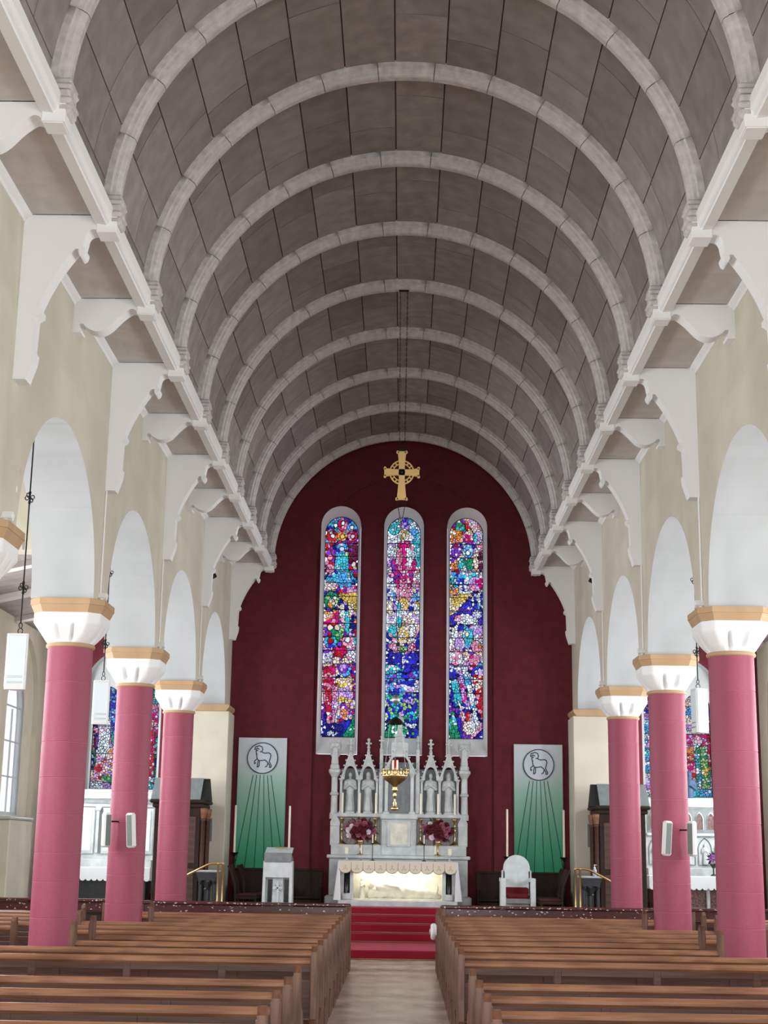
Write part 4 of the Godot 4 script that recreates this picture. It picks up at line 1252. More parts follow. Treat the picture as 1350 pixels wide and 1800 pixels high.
# ---------------------------------------------------------------- sanctuary
var figure_a: Mesh
var figure_b: Mesh
var figure_c: Mesh

func figures() -> void:
	var lo := Vector3(-0.21, -0.03, -0.2)
	var hi := Vector3(0.21, 1.04, 0.2)
	var st := S()
	nets(st, func(p: Vector3) -> float: return robed(p, 0.0, 0.0), lo, hi, 0.017)
	st.generate_normals()
	figure_a = st.commit()
	st = S()
	nets(st, func(p: Vector3) -> float: return robed(p, 1.0, 0.0), lo, hi, 0.017)
	st.generate_normals()
	figure_b = st.commit()
	st = S()
	nets(st, func(p: Vector3) -> float: return robed(p, 0.0, 1.0), lo, hi, 0.017)
	st.generate_normals()
	figure_c = st.commit()

func statue(called: String, label: String, mesh: Mesh, h: float, at: Vector3, m: Material, wings := false, group := "") -> Node3D:
	var t := thing(called, label, "statue", at, 0, group)
	var b := S()
	lathe(b, [Vector2(0, 0), Vector2(0.15 * h, 0), Vector2(0.15 * h, 0.035 * h), Vector2(0.135 * h, 0.05 * h), Vector2(0, 0.05 * h)], 8, Transform3D(), false)
	part("base", b, m, t)
	var f := put("figure", mesh, m, t, Vector3(0, 0.045 * h, 0))
	f.scale = Vector3.ONE * h * 0.96
	if wings:
		for s in [-1.0, 1.0]:
			var w := S()
			prism(w, PackedVector2Array([Vector2(s * 0.03, 0.6), Vector2(s * 0.2, 0.95), Vector2(s * 0.24, 0.85), Vector2(s * 0.2, 0.45), Vector2(s * 0.12, 0.3)]), -0.12, -0.08, Transform3D(Basis().scaled(Vector3.ONE * h), Vector3.ZERO))
			part("wing", w, m, t)
	return t

func octagon(r: float) -> PackedVector2Array:
	var p := PackedVector2Array()
	for k in 8:
		p.append(Vector2(cos(TAU * (k + 0.5) / 8), sin(TAU * (k + 0.5) / 8)) * r)
	return p

func shaft(st: SurfaceTool, c: Vector3, r: float, h: float) -> void:
	var xf := Transform3D(Basis(), c)
	lathe(st, [Vector2(r * 1.9, 0), Vector2(r * 1.9, r * 0.8), Vector2(r * 1.3, r * 1.4), Vector2(r, r * 2), Vector2(r, h - r * 3.2), Vector2(r * 1.3, h - r * 3), Vector2(r, h - r * 2.6), Vector2(r * 1.1, h - r * 2.2), Vector2(r * 1.9, h - r * 0.8), Vector2(r * 2.0, h - r * 0.6), Vector2(r * 2.0, h), Vector2(0, h)], 12, xf, false)

func finial(st: SurfaceTool, c: Vector3, h: float) -> void:
	lathe(st, [Vector2(0.14 * h, 0), Vector2(0.09 * h, 0.12 * h), Vector2(0.075 * h, 0.3 * h), Vector2(0.14 * h, 0.36 * h), Vector2(0.075 * h, 0.42 * h), Vector2(0.07 * h, 0.8 * h), Vector2(0.12 * h, 0.88 * h), Vector2(0.0, h)], 8, Transform3D(Basis(), c))
	for s in [-1, 1]:
		bx(st, c + Vector3(s * 0.12 * h, 0.62 * h, 0), Vector3(0.16 * h, 0.12 * h, 0.1 * h), 0.03 * h)

func gable(t: Node3D, m: Material, c: Vector3, half: float, y0: float, y1: float, depth: float, arch_top: float) -> void:
	# steep gable with a pointed opening, crockets and a finial; c is at the thing's origin, front face forward
	var st := S()
	var n := 10
	var outer := PackedVector2Array([Vector2(-half, y0)])
	outer.append(Vector2(0, y1))
	outer.append(Vector2(half, y0))
	var ih := half * 0.64
	var inner := PackedVector2Array()
	for i in n + 1:
		var k := float(i) / n
		var ang := k * PI
		inner.append(Vector2(ih * cos(ang), y0 + (arch_top - y0) * pow(sin(ang), 0.75) * (1.0 - 0.0 * k)))
	outer.append_array(inner)
	prism(st, outer, c.z - depth, c.z, Transform3D(Basis(), Vector3(c.x, c.y, 0)))
	# raised coping on both slopes
	for s in [-1.0, 1.0]:
		var a := Vector3(c.x + s * half, c.y + y0, c.z - depth / 2)
		var b := Vector3(c.x, c.y + y1, c.z - depth / 2)
		var d := b - a
		var ang := atan2(d.y, d.x)
		bx(st, Vector3(0, 0, 0), Vector3(d.length() + 0.02, 0.03, depth + 0.03), 0.006, Transform3D(Basis(Vector3(0, 0, 1), ang), (a + b) / 2))
		for k in 5:
			var p := a.lerp(b, (k + 0.5) / 5.3) + Vector3(s * 0.028, 0.012, depth * 0.4)
			lathe(st, [Vector2(0, -0.022), Vector2(0.018, -0.01), Vector2(0.022, 0.004), Vector2(0.014, 0.018), Vector2(0, 0.024)], 6, Transform3D(Basis(), p))
	part("gable", st, m, t)
	st = S()
	finial(st, Vector3(c.x, c.y + y1 - 0.02, c.z - depth / 2), 0.32)
	part("finial", st, m, t)

func reredos() -> void:
	var o := P(-0.015, 0.77, 31.2)
	var t := thing("reredos", "tall carved white marble gothic reredos with gabled niches against the red wall", "reredos", o)
	var A := func(x, y, z) -> Vector3: return Vector3(x, y - 0.77, -(z - 31.2))
	var b := func(called, x0, x1, y0, y1, z0, z1, m, bev) -> void:
		var st := S()
		bx(st, A.call((x0 + x1) / 2, (y0 + y1) / 2, (z0 + z1) / 2), Vector3(x1 - x0, y1 - y0, z1 - z0), bev)
		part(called, st, m, t)
	b.call("plinth", -1.52, 1.52, 0.77, 0.95, 30.96, 31.5, M.marble, 0.03)
	b.call("base", -1.44, 1.44, 0.95, 1.70, 31.02, 31.5, M.marble, 0.01)
	b.call("mensa_slab", -1.49, 1.49, 1.70, 1.77, 30.93, 31.5, M.marble, 0.015)
	b.call("gradine", -1.41, 1.41, 1.77, 1.98, 31.02, 31.5, M.marble, 0.008)
	b.call("backing", -1.36, 1.36, 1.98, 2.54, 31.24, 31.5, M.marble, 0.0)
	b.call("marble_panel", -1.22, -0.40, 1.985, 2.50, 31.215, 31.26, M.marble_brown, 0.004)
	b.call("marble_panel", 0.40, 1.22, 1.985, 2.50, 31.215, 31.26, M.marble_brown, 0.004)
	b.call("ledge", -1.40, 1.40, 2.54, 2.62, 31.06, 31.5, M.marble, 0.014)
	b.call("niche_backing", -1.24, 1.24, 2.62, 3.56, 31.40, 31.5, M.marble_grey, 0.0)
	# corner piers, shafts, corbels and their angels
	for s in [-1.0, 1.0]:
		var st := S()
		bx(st, A.call(s * 1.335, 2.16, 31.18), Vector3(0.2, 0.4, 0.3), 0.012)
		prism(st, PackedVector2Array([Vector2(-0.1, 0), Vector2(0.1, 0), Vector2(0.1, 0.08), Vector2(0, 0.26), Vector2(-0.1, 0.08)]), -0.1, 0.14, Transform3D(Basis(), A.call(s * 1.335, 2.36, 31.18)))
		part("corner_pier", st, M.marble, t)
		st = S()
		var xf := Transform3D(Basis(), A.call(s * 1.37, 2.5, 31.2))
		lathe(st, [Vector2(0.095, 0), Vector2(0.095, 0.1), Vector2(0.075, 0.14), Vector2(0.07, 0.48), Vector2(0.095, 0.5), Vector2(0.095, 0.53), Vector2(0.068, 0.56), Vector2(0.066, 0.86), Vector2(0.13, 0.97), Vector2(0.13, 1.02), Vector2(0.1, 1.04), Vector2(0.1, 1.1), Vector2(0, 1.1)], 8, xf, false)
		part("corner_shaft", st, M.marble, t)
		statue("angel_statue", "small white marble angel on the %s corner shaft of the reredos" % ("left" if s < 0 else "right"), figure_a, 0.6, o + A.call(s * 1.37, 3.6, 31.2), M.marble, true)
	# niches with gables
	for x in [-1.04, -0.66, 0.66, 1.04]:
		gable(t, M.marble, A.call(x, 0.77, 31.14), 0.19, 3.32 - 0.77, 3.90 - 0.77, 0.14, 3.60 - 0.77)
	for x in [-1.23, -0.85, -0.47, 0.47, 0.85, 1.23]:
		var st := S()
		shaft(st, A.call(x, 2.62, 31.18), 0.026, 0.72)
		part("colonnette", st, M.marble, t)
	var names := ["far left", "inner left", "inner right", "far right"]
	var k := 0
	for x in [-1.04, -0.66, 0.66, 1.04]:
		statue("saint_statue", "white marble robed saint in the %s niche of the reredos" % names[k], figure_b if k % 2 == 1 else figure_a, 0.86, o + A.call(x, 2.62, 31.26), M.marble, false)
		k += 1
	# tabernacle with its door
	b.call("tabernacle", -0.36, 0.36, 1.77, 2.50, 30.99, 31.3, M.marble, 0.01)
	b.call("tabernacle_cornice", -0.39, 0.39, 2.50, 2.62, 30.95, 31.3, M.marble, 0.02)
	b.call("tabernacle_frame", -0.25, 0.25, 1.94, 2.46, 30.965, 31.0, M.marble, 0.012)
	var dr := S()
	bx(dr, A.call(0, 2.20, 30.958), Vector3(0.36, 0.44, 0.02), 0.006)
	var door := part("tabernacle_door", dr, M.marble_warm, t)
	var fg := put("door_figure", figure_b, M.marble_warm, door, A.call(0, 2.02, 30.95))
	fg.scale = Vector3(0.34, 0.34, 0.1)
	for s in [-1.0, 1.0]:
		var st := S()
		shaft(st, A.call(s * 0.305, 1.98, 30.985), 0.018, 0.5)
		part("colonnette", st, M.marble, t)
	# the throne above: columns, pointed canopy, spire
	b.call("throne_backing", -0.34, 0.34, 2.62, 3.7, 31.36, 31.5, M.marble_grey, 0.0)
	for s in [-1.0, 1.0]:
		var st := S()
		shaft(st, A.call(s * 0.27, 2.62, 31.1), 0.036, 0.86)
		part("throne_column", st, M.marble, t)
		st = S()
		bx(st, A.call(s * 0.385, 3.05, 31.24), Vector3(0.09, 0.86, 0.2), 0.01)
		bx(st, A.call(s * 0.385, 3.72, 31.24), Vector3(0.075, 0.5, 0.12), 0.01)
		finial(st, A.call(s * 0.385, 3.96, 31.24), 0.3)
		for y in [3.42, 3.54, 3.66, 3.78, 3.9]:
			lathe(st, [Vector2(0, -0.025), Vector2(0.05, 0), Vector2(0, 0.03)], 6, Transform3D(Basis(), A.call(s * 0.385, y, 31.2)))
		part("buttress", st, M.marble, t)
	gable(t, M.marble, A.call(0, 0.77, 31.05), 0.34, 3.46 - 0.77, 4.12 - 0.77, 0.22, 3.84 - 0.77)
	var sp := S()
	prism(sp, octagon(0.19), 0, 0.3, Transform3D(Basis(Vector3.RIGHT, Vector3(0, 0, -1), Vector3.UP), A.call(0, 3.8, 31.22)))
	lathe(sp, [Vector2(0.17, 0.3), Vector2(0.1, 0.42), Vector2(0.13, 0.44), Vector2(0.13, 0.47), Vector2(0, 0.47)], 8, Transform3D(Basis(), A.call(0, 3.8, 31.22)), false)
	part("spire_base", sp, M.marble, t)
	statue("crowning_statue", "small white marble figure crowning the spire of the reredos", figure_c, 0.46, o + A.call(0, 4.27, 31.22), M.marble)

func altar() -> void:
	var o := P(-0.02, 0.77, 30.3)
	var t := thing("altar", "white marble altar with a lit reclining figure relief under a scalloped cloth", "altar", o)
	var A := func(x, y, z) -> Vector3: return Vector3(x, y - 0.77, -(z - 30.3))
	var b := func(called, x0, x1, y0, y1, z0, z1, m, bev) -> void:
		var st := S()
		bx(st, A.call((x0 + x1) / 2, (y0 + y1) / 2, (z0 + z1) / 2), Vector3(x1 - x0, y1 - y0, z1 - z0), bev)
		part(called, st, m, t)
	b.call("plinth", -1.2, 1.2, 0.77, 0.89, 30.1, 30.9, M.marble, 0.01)
	b.call("relief_backing", -0.92, 0.92, 0.89, 1.6, 30.62, 30.72, M.marble_warm, 0.0)
	b.call("niche_floor", -0.92, 0.92, 0.885, 0.92, 30.3, 30.65, M.marble_warm, 0.004)
	for s in [-1.0, 1.0]:
		b.call("side_pier", minf(s * 0.9, s * 0.97), maxf(s * 0.9, s * 0.97), 0.89, 1.6, 30.28, 30.7, M.marble, 0.006)
		b.call("outer_pier", minf(s * 1.09, s * 1.16), maxf(s * 1.09, s * 1.16), 0.89, 1.6, 30.3, 30.8, M.marble, 0.006)
		b.call("pedestal", minf(s * 0.95, s * 1.13), maxf(s * 0.95, s * 1.13), 0.89, 1.02, 30.24, 30.44, M.marble, 0.02)
		var st := S()
		lathe(st, [Vector2(0.062, 0), Vector2(0.062, 0.44), Vector2(0, 0.44)], 16, Transform3D(Basis(), A.call(s * 1.035, 1.02, 30.36)))
		part("dark_marble_shaft", st, M.marble_green, t)
	b.call("table_slab", -1.19, 1.19, 1.56, 1.645, 30.22, 30.88, M.marble, 0.008)
	# the reclining figure and the mourner beside it
	var fs := S()
	var rec := func(p: Vector3) -> float:
		var d := cone_d(p, Vector3(-0.42, 0.16, 0), Vector3(-0.05, 0.13, 0), 0.085, 0.075)
		d = smin(d, cone_d(p, Vector3(-0.05, 0.13, 0), Vector3(0.42, 0.11, 0.02), 0.075, 0.05), 0.05)
		d = smin(d, cone_d(p, Vector3(0.42, 0.11, 0.02), Vector3(0.72, 0.08, 0.02), 0.05, 0.035), 0.04)
		d = smin(d, cone_d(p, Vector3(0.72, 0.08, 0.02), Vector3(0.75, 0.19, 0.03), 0.03, 0.02), 0.02)
		d = smin(d, (p - Vector3(-0.60, 0.2, 0.02)).length() - 0.065, 0.04)
		d = smin(d, cone_d(p, Vector3(-0.36, 0.22, 0.06), Vector3(-0.05, 0.16, 0.1), 0.03, 0.022), 0.02)
		d += 0.008 * sin(p.x * 22 + p.y * 40 + sin(p.x * 9) * 2.0)
		d = smin(d, cone_d(p, Vector3(-0.62, 0.06, -0.02), Vector3(0.78, 0.03, -0.02), 0.075, 0.05) + 0.01 * sin(p.x * 34), 0.03)
		return d
	nets(fs, rec, Vector3(-0.76, -0.06, -0.13), Vector3(0.86, 0.34, 0.17), 0.0145)
	var rf := part("reclining_figure", fs, M.marble_warm, t, A.call(0.06, 0.93, 30.48))
	rf.scale = Vector3(1, 1.3, 1)
	var mo := put("mourner", figure_b, M.marble_warm, t, A.call(-0.72, 0.91, 30.46))
	mo.scale = Vector3.ONE * 0.42
	mo.rotation.y = 0.9
	# cloth: top, flaring falls at both ends, scalloped lace in front
	var cl := thing("altar_cloth", "white altar cloth with a scalloped lace front over the lit altar", "altar cloth", P(-0.02, 1.65, 30.3))
	var cst := S()
	bx(cst, Vector3(0, 0.004, -0.25), Vector3(2.42, 0.012, 0.72), 0.004)
	part("cloth_top", cst, M.cloth, cl)
	for s in [-1.0, 1.0]:
		var st := S()
		st.set_smooth_group(1)
		var n := 14
		var pt := func(i, j) -> Vector3:
			var u := float(i) / n
			var v := float(j) / 8
			return Vector3(s * (1.21 + 0.07 * v + 0.02 * v * sin(u * 19)), 0.008 - 0.77 * v, 0.10 + 0.05 * v - u * 0.70)
		for i in n:
			for j in 8:
				var q := [pt.call(i, j), pt.call(i + 1, j), pt.call(i + 1, j + 1), pt.call(i, j + 1)]
				if s < 0:
					q.reverse()
				quad(st, q[3], q[2], q[1], q[0])
		# front return of the fall
		for j in 8:
			var a: Vector3 = pt.call(0, j)
			var b2: Vector3 = pt.call(0, j + 1)
			var ia := a + Vector3(-s * (0.04 + 0.012 * j), 0, 0.004)
			var ib := b2 + Vector3(-s * (0.04 + 0.012 * (j + 1)), 0, 0.004)
			if s < 0:
				quad(st, b2, ib, ia, a)
			else:
				quad(st, ib, b2, a, ia)
		part("end_fall", st, M.cloth, cl)
	var ns := 10
	var lace := S()
	var edge := S()
	var sw := 2.36 / ns
	for i in ns:
		var cx := -1.18 + sw * (i + 0.5)
		var p := PackedVector2Array([Vector2(cx - sw / 2, 0.0), Vector2(cx - sw / 2, -0.15)])
		var prev := Vector2.ZERO
		for k in 11:
			var th := PI + PI * k / 10
			p.append(Vector2(cx + sw / 2 * cos(th), -0.15 + 0.085 * sin(th)))
		p.append(Vector2(cx + sw / 2, 0.0))
		prism(lace, p, 0.112, 0.116)
		var path := []
		for k in 13:
			var th := PI + PI * k / 12
			path.append(Vector3(cx + sw / 2 * cos(th), -0.15 + 0.085 * sin(th), 0.117))
		tube(edge, path, 0.006, 5)
		# little embroidered motifs
		for m in [Vector2(0, -0.13), Vector2(-0.03, -0.155), Vector2(0.03, -0.155), Vector2(0, -0.09)]:
			torus(edge, Vector3(cx + m.x, m.y, 0.117), 0.012, 0.0022, 8, 4)
		if i > 0:
			tube(edge, [Vector3(cx - sw / 2, -0.02, 0.117), Vector3(cx - sw / 2, -0.15, 0.117)], 0.0035, 4)
	part("lace_front", lace, M.lace, cl)
	part("lace_edging", edge, M.lace_edge, cl)
	# lamp hidden under the slab that lights the relief
	var lm := thing("altar_lamp", "warm strip lamp under the altar slab lighting the relief", "lamp", P(-0.02, 1.54, 30.36))
	var ls := S()
	bx(ls, Vector3(0, 0, 0), Vector3(1.5, 0.025, 0.04), 0.006)
	var lmat := StandardMaterial3D.new()
	lmat.albedo_color = Color(1, 0.95, 0.85)
	lmat.emission_enabled = true
	lmat.emission = Color(1.0, 0.93, 0.78)
	lmat.emission_energy_multiplier = 1.0
	part("glowing_tube", ls, lmat, lm)
	var al := AreaLight3D.new()
	al.name = "altar_lamp_light"
	al.area_size = Vector2(1.5, 0.05)
	al.light_energy = 1.1
	al.light_color = Color(1.0, 0.955, 0.87)
	al.shadow_enabled = true
	al.area_range = 12.0
	add_child(al)
	al.position = P(-0.02, 1.52, 30.36)
	al.basis = Basis.looking_at(Vector3(0, -0.85, -0.5).normalized(), Vector3(0, 0, -1))

func candlestick(label: String, at: Vector3, h: float, ch: float, r: float, group: String) -> Node3D:
	var t := thing("candlestick", label, "candlestick", at, 0, group)
	var st := S()
	lathe(st, [Vector2(0.0, 0), Vector2(0.19 * h, 0), Vector2(0.19 * h, 0.02 * h), Vector2(0.13 * h, 0.06 * h), Vector2(0.05 * h, 0.13 * h), Vector2(0.03 * h, 0.2 * h), Vector2(0.055 * h, 0.27 * h), Vector2(0.028 * h, 0.33 * h), Vector2(0.035 * h, 0.5 * h), Vector2(0.06 * h, 0.55 * h), Vector2(0.028 * h, 0.6 * h), Vector2(0.032 * h, 0.82 * h), Vector2(0.085 * h, 0.93 * h), Vector2(0.09 * h, 0.97 * h), Vector2(0.04 * h, 1.0 * h), Vector2(0, h)], 16)
	part("stick", st, M.brass, t)
	st = S()
	lathe(st, [Vector2(r, h), Vector2(r, h + ch - 0.005), Vector2(r * 0.7, h + ch), Vector2(0, h + ch - 0.004)], 12)
	part("candle", st, M.candle, t)
	return t

func bloom_mesh(r: float) -> Mesh:
	var st := S()
	for ring in 3:
		var n := [4, 6, 7][ring] as int
		for k in n:
			var a := TAU * (k + ring * 0.4) / n
			var rr := r * (0.3 + 0.33 * ring)
			var xf := Transform3D(Basis(Vector3.UP, a) * Basis(Vector3.RIGHT, 0.25 + 0.4 * ring), Vector3.ZERO)
			st.set_smooth_group(1)
			for i in 3:
				var u0 := lerpf(-1, 1, i / 3.0)
				var u1 := lerpf(-1, 1, (i + 1) / 3.0)
				var f := func(u, v) -> Vector3:
					return xf * Vector3(u * r * 0.42 * (0.6 + 0.4 * v), r * (0.05 + 0.75 * v) - 0.12 * r * u * u, rr * (0.35 + 0.5 * v) - 0.2 * r * u * u)
				for j in 2:
					quad(st, f.call(u0, j / 2.0), f.call(u1, j / 2.0), f.call(u1, (j + 1) / 2.0), f.call(u0, (j + 1) / 2.0))
	lathe(st, [Vector2(0, -r * 0.1), Vector2(r * 0.3, 0), Vector2(r * 0.32, r * 0.4), Vector2(0, r * 0.62)], 8)
	st.generate_normals()
	return st.commit()

func bouquet(called: String, label: String, at: Vector3, w: float, h: float, mats: Array, sd: int, count: int, r: float, vase: Material, lift: float) -> void:
	rng.seed = sd
	var t := thing(called, label, "flowers", at)
	var bm := bloom_mesh(r)
	var st := S()
	lathe(st, [Vector2(0, 0), Vector2(0.07, 0), Vector2(0.065, 0.015), Vector2(0.018, 0.04), Vector2(0.016, lift * 0.6), Vector2(0.06, lift * 0.85), Vector2(0.075, lift), Vector2(0.0, lift - 0.01)], 16)
	part("vase", st, vase, t)
	var lv := S()
	for k in count:
		var a := TAU * k / 1.618034
		var d := sqrt((k + 0.5) / count)
		var p := Vector3(cos(a) * d * w / 2, lift + h * 0.5 + sin(a) * d * h / 2, 0.02 + 0.10 * (1 - d * d))
		var o := put("bloom", bm, mats[(k + (1 if d > 0.6 else 0)) % mats.size()] if d > 0.45 else mats[0], t, p)
		o.basis = Basis(Vector3.RIGHT, PI / 2 - 0.5 * sin(a) * d) * Basis(Vector3.FORWARD, 0.6 * cos(a) * d)
		o.scale = Vector3.ONE * rng.randf_range(0.8, 1.15)
	for k in 34:
		var a := rng.randf() * TAU
		var d := rng.randf_range(0.55, 1.12)
		var p := Vector3(cos(a) * d * w / 2, lift + h * 0.5 + sin(a) * d * h / 2, rng.randf_range(-0.03, 0.05))
		var dir := Vector3(cos(a), sin(a), 0.3).normalized()
		var sd2 := dir.cross(Vector3(0, 0, 1)).normalized() * 0.02
		face(lv, [p - dir * 0.04, p + sd2, p + dir * 0.07, p - sd2], p - Vector3(0, 0, 1))
		face(lv, [p - dir * 0.04 - Vector3(0, 0, 0.003), p + sd2 - Vector3(0, 0, 0.003), p + dir * 0.07 - Vector3(0, 0, 0.003), p - sd2 - Vector3(0, 0, 0.003)], p + Vector3(0, 0, 1))
	for k in 6:
		var a := TAU * k / 6
		tube(lv, [Vector3(0, lift - 0.02, 0), Vector3(cos(a) * w * 0.25, lift + h * 0.5 + sin(a) * h * 0.25, 0.0)], 0.005, 5)
	part("leaves", lv, M.leaf, t)

func altar_furnishings() -> void:
	var yb := 1.98
	var wherewords := ["far left", "middle left", "inner left", "inner right", "middle right", "far right"]
	var k := 0
	for x in [-1.19, -0.83, -0.485, 0.455, 0.82, 1.17]:
		candlestick("tall brass candlestick with a white candle on the reredos ledge, %s of six" % wherewords[k], P(x - 0.015, yb, 31.1), 0.56, 0.5, 0.022, "six tall candlesticks on the reredos")
		k += 1
	bouquet("flower_arrangement", "round arrangement of dusky pink and dark red roses at the left of the tabernacle", P(-0.81, 1.77, 30.975), 0.62, 0.42, [M.rose_dark, M.rose_pink, M.rose_pink, M.rose_white, M.rose_dark], 5, 26, 0.06, M.brass, 0.3)
	bouquet("flower_arrangement", "round arrangement of dark red and mauve roses at the right of the tabernacle", P(0.80, 1.77, 30.975), 0.6, 0.42, [M.rose_dark, M.rose_dark, M.rose_pink, M.rose_white, M.rose_dark, M.rose_pink], 9, 26, 0.06, M.brass, 0.3)
	for s in [-1.0, 1.0]:
		var sd := "left" if s < 0 else "right"
		# thick candle on a clear stand, thin candle on a dark stand, short candle on the altar
		var t := thing("pillar_candle", "thick white candle on a pale stand at the %s end of the altar" % sd, "candle", P(s * 1.06 - 0.02, 1.662, 30.75))
		var st := S()
		lathe(st, [Vector2(0, 0), Vector2(0.06, 0), Vector2(0.055, 0.012), Vector2(0.02, 0.03), Vector2(0.02, 0.1), Vector2(0.05, 0.13), Vector2(0, 0.13)], 16)
		part("stand", st, M.marble, t)
		st = S()
		lathe(st, [Vector2(0.045, 0.13), Vector2(0.045, 0.26), Vector2(0.03, 0.265), Vector2(0, 0.255)], 16)
		part("candle", st, M.candle, t)
		candlestick("short brass candlestick with a white candle on the altar, %s of the middle" % sd, P(s * 0.76 - 0.02, 1.662, 30.72), 0.14, 0.17, 0.014, "short candlesticks on the altar")
		t = thing("thin_candle", "thin candle on a tall dark stem on the altar, %s of the tabernacle" % sd, "candle", P(s * 0.53 - 0.02, 1.662, 30.7))
		st = S()
		lathe(st, [Vector2(0, 0), Vector2(0.05, 0), Vector2(0.045, 0.01), Vector2(0.007, 0.02), Vector2(0.007, 0.33), Vector2(0.035, 0.345), Vector2(0, 0.35)], 12)
		part("stem", st, M.iron, t)
		st = S()
		lathe(st, [Vector2(0.012, 0.35), Vector2(0.012, 0.52), Vector2(0, 0.525)], 8)
		part("candle", st, M.candle, t)

# ---------------------------------------------------------------- cloth banners with the lamb
func seg_d(p: Vector2, a: Vector2, b: Vector2) -> float:
	var ab := b - a
	return (p - a - ab * clampf((p - a).dot(ab) / maxf(ab.length_squared(), 1e-9), 0, 1)).length()

func banner_texture() -> ImageTexture:
	var w := 192
	var h := 512
	var im := Image.create(w, h, false, Image.FORMAT_RGB8)
	var top := Color(0.80, 0.84, 0.86)
	var low := Color(0.24, 0.60, 0.46)
	for y in h:
		var v := float(y) / h
		var k := smoothstep(0.05, 0.88, v)
		for x in w:
			var c := top.lerp(Color(0.55, 0.72, 0.65), smoothstep(0.1, 0.45, v)).lerp(low, smoothstep(0.38, 0.92, v))
			var u := (float(x) / w - 0.5)
			var d := 1.0
			for r in 6:
				var a := Vector2((r - 2.5) * 0.075, 0.27)
				var b := Vector2((r - 2.5) * 0.21, 0.98)
				d = minf(d, seg_d(Vector2(u, v * 1.0), a, b))
			if d < 0.009:
				c = c.lerp(Color(0.03, 0.2, 0.14), clampf((0.009 - d) / 0.005, 0, 1) * 0.85)
			im.set_pixel(x, y, c)
	return ImageTexture.create_from_image(im)

func lamb_texture() -> ImageTexture:
	var n := 256
	var im := Image.create(n, n, false, Image.FORMAT_RGB8)
	var lines := [
		[Vector2(-0.30, 0.52), Vector2(-0.36, 0.46), Vector2(-0.33, 0.38), Vector2(-0.27, 0.40)], [Vector2(-0.30, 0.60), Vector2(-0.2, 0.65), Vector2(-0.05, 0.60), Vector2(0.0, 0.45), Vector2(-0.05, 0.33), Vector2(-0.13, 0.34)],
		[Vector2(-0.42, 0.44), Vector2(-0.40, 0.58), Vector2(-0.30, 0.62)], [Vector2(-0.36, 0.36), Vector2(-0.33, 0.22), Vector2(-0.3, 0.2)], [Vector2(-0.02, 0.3), Vector2(0.1, 0.26), Vector2(0.32, 0.28), Vector2(0.42, 0.22), Vector2(0.44, 0.12), Vector2(0.41, 0.0)],
		[Vector2(-0.33, 0.2), Vector2(-0.30, 0.0), Vector2(-0.22, -0.12), Vector2(-0.16, -0.14)], [Vector2(-0.16, -0.14), Vector2(0.0, -0.12), Vector2(0.14, -0.1), Vector2(0.2, -0.15)],
		[Vector2(-0.16, -0.12), Vector2(-0.17, -0.4), Vector2(-0.22, -0.47), Vector2(-0.28, -0.46)], [Vector2(-0.22, -0.12), Vector2(-0.26, -0.3), Vector2(-0.26, -0.44)], [Vector2(-0.3, -0.06), Vector2(-0.42, -0.16), Vector2(-0.42, -0.3), Vector2(-0.36, -0.26)],
		[Vector2(0.2, -0.15), Vector2(0.3, -0.25), Vector2(0.24, -0.42), Vector2(0.16, -0.46)], [Vector2(0.41, 0.0), Vector2(0.36, -0.18), Vector2(0.48, -0.4), Vector2(0.46, -0.48), Vector2(0.38, -0.48)], [Vector2(0.3, -0.25), Vector2(0.4, -0.4), Vector2(0.38, -0.46)],
		[Vector2(-0.28, 0.5), Vector2(-0.2, 0.47)],
	]
	for y in n:
		for x in n:
			var p := Vector2((x + 0.5) / n * 2 - 1, 1 - (y + 0.5) / n * 2)
			var c := Color(0.80, 0.83, 0.87)
			var d := 1.0
			for l in lines:
				for i in l.size() - 1:
					d = minf(d, seg_d(p, l[i] * 1.2, l[i + 1] * 1.2))
			d = minf(d, absf(p.length() - 0.965))
			if d < 0.042:
				c = c.lerp(Color(0.16, 0.22, 0.22), clampf((0.042 - d) / 0.02, 0, 1) * 0.9)
			im.set_pixel(x, y, c)
	return ImageTexture.create_from_image(im)

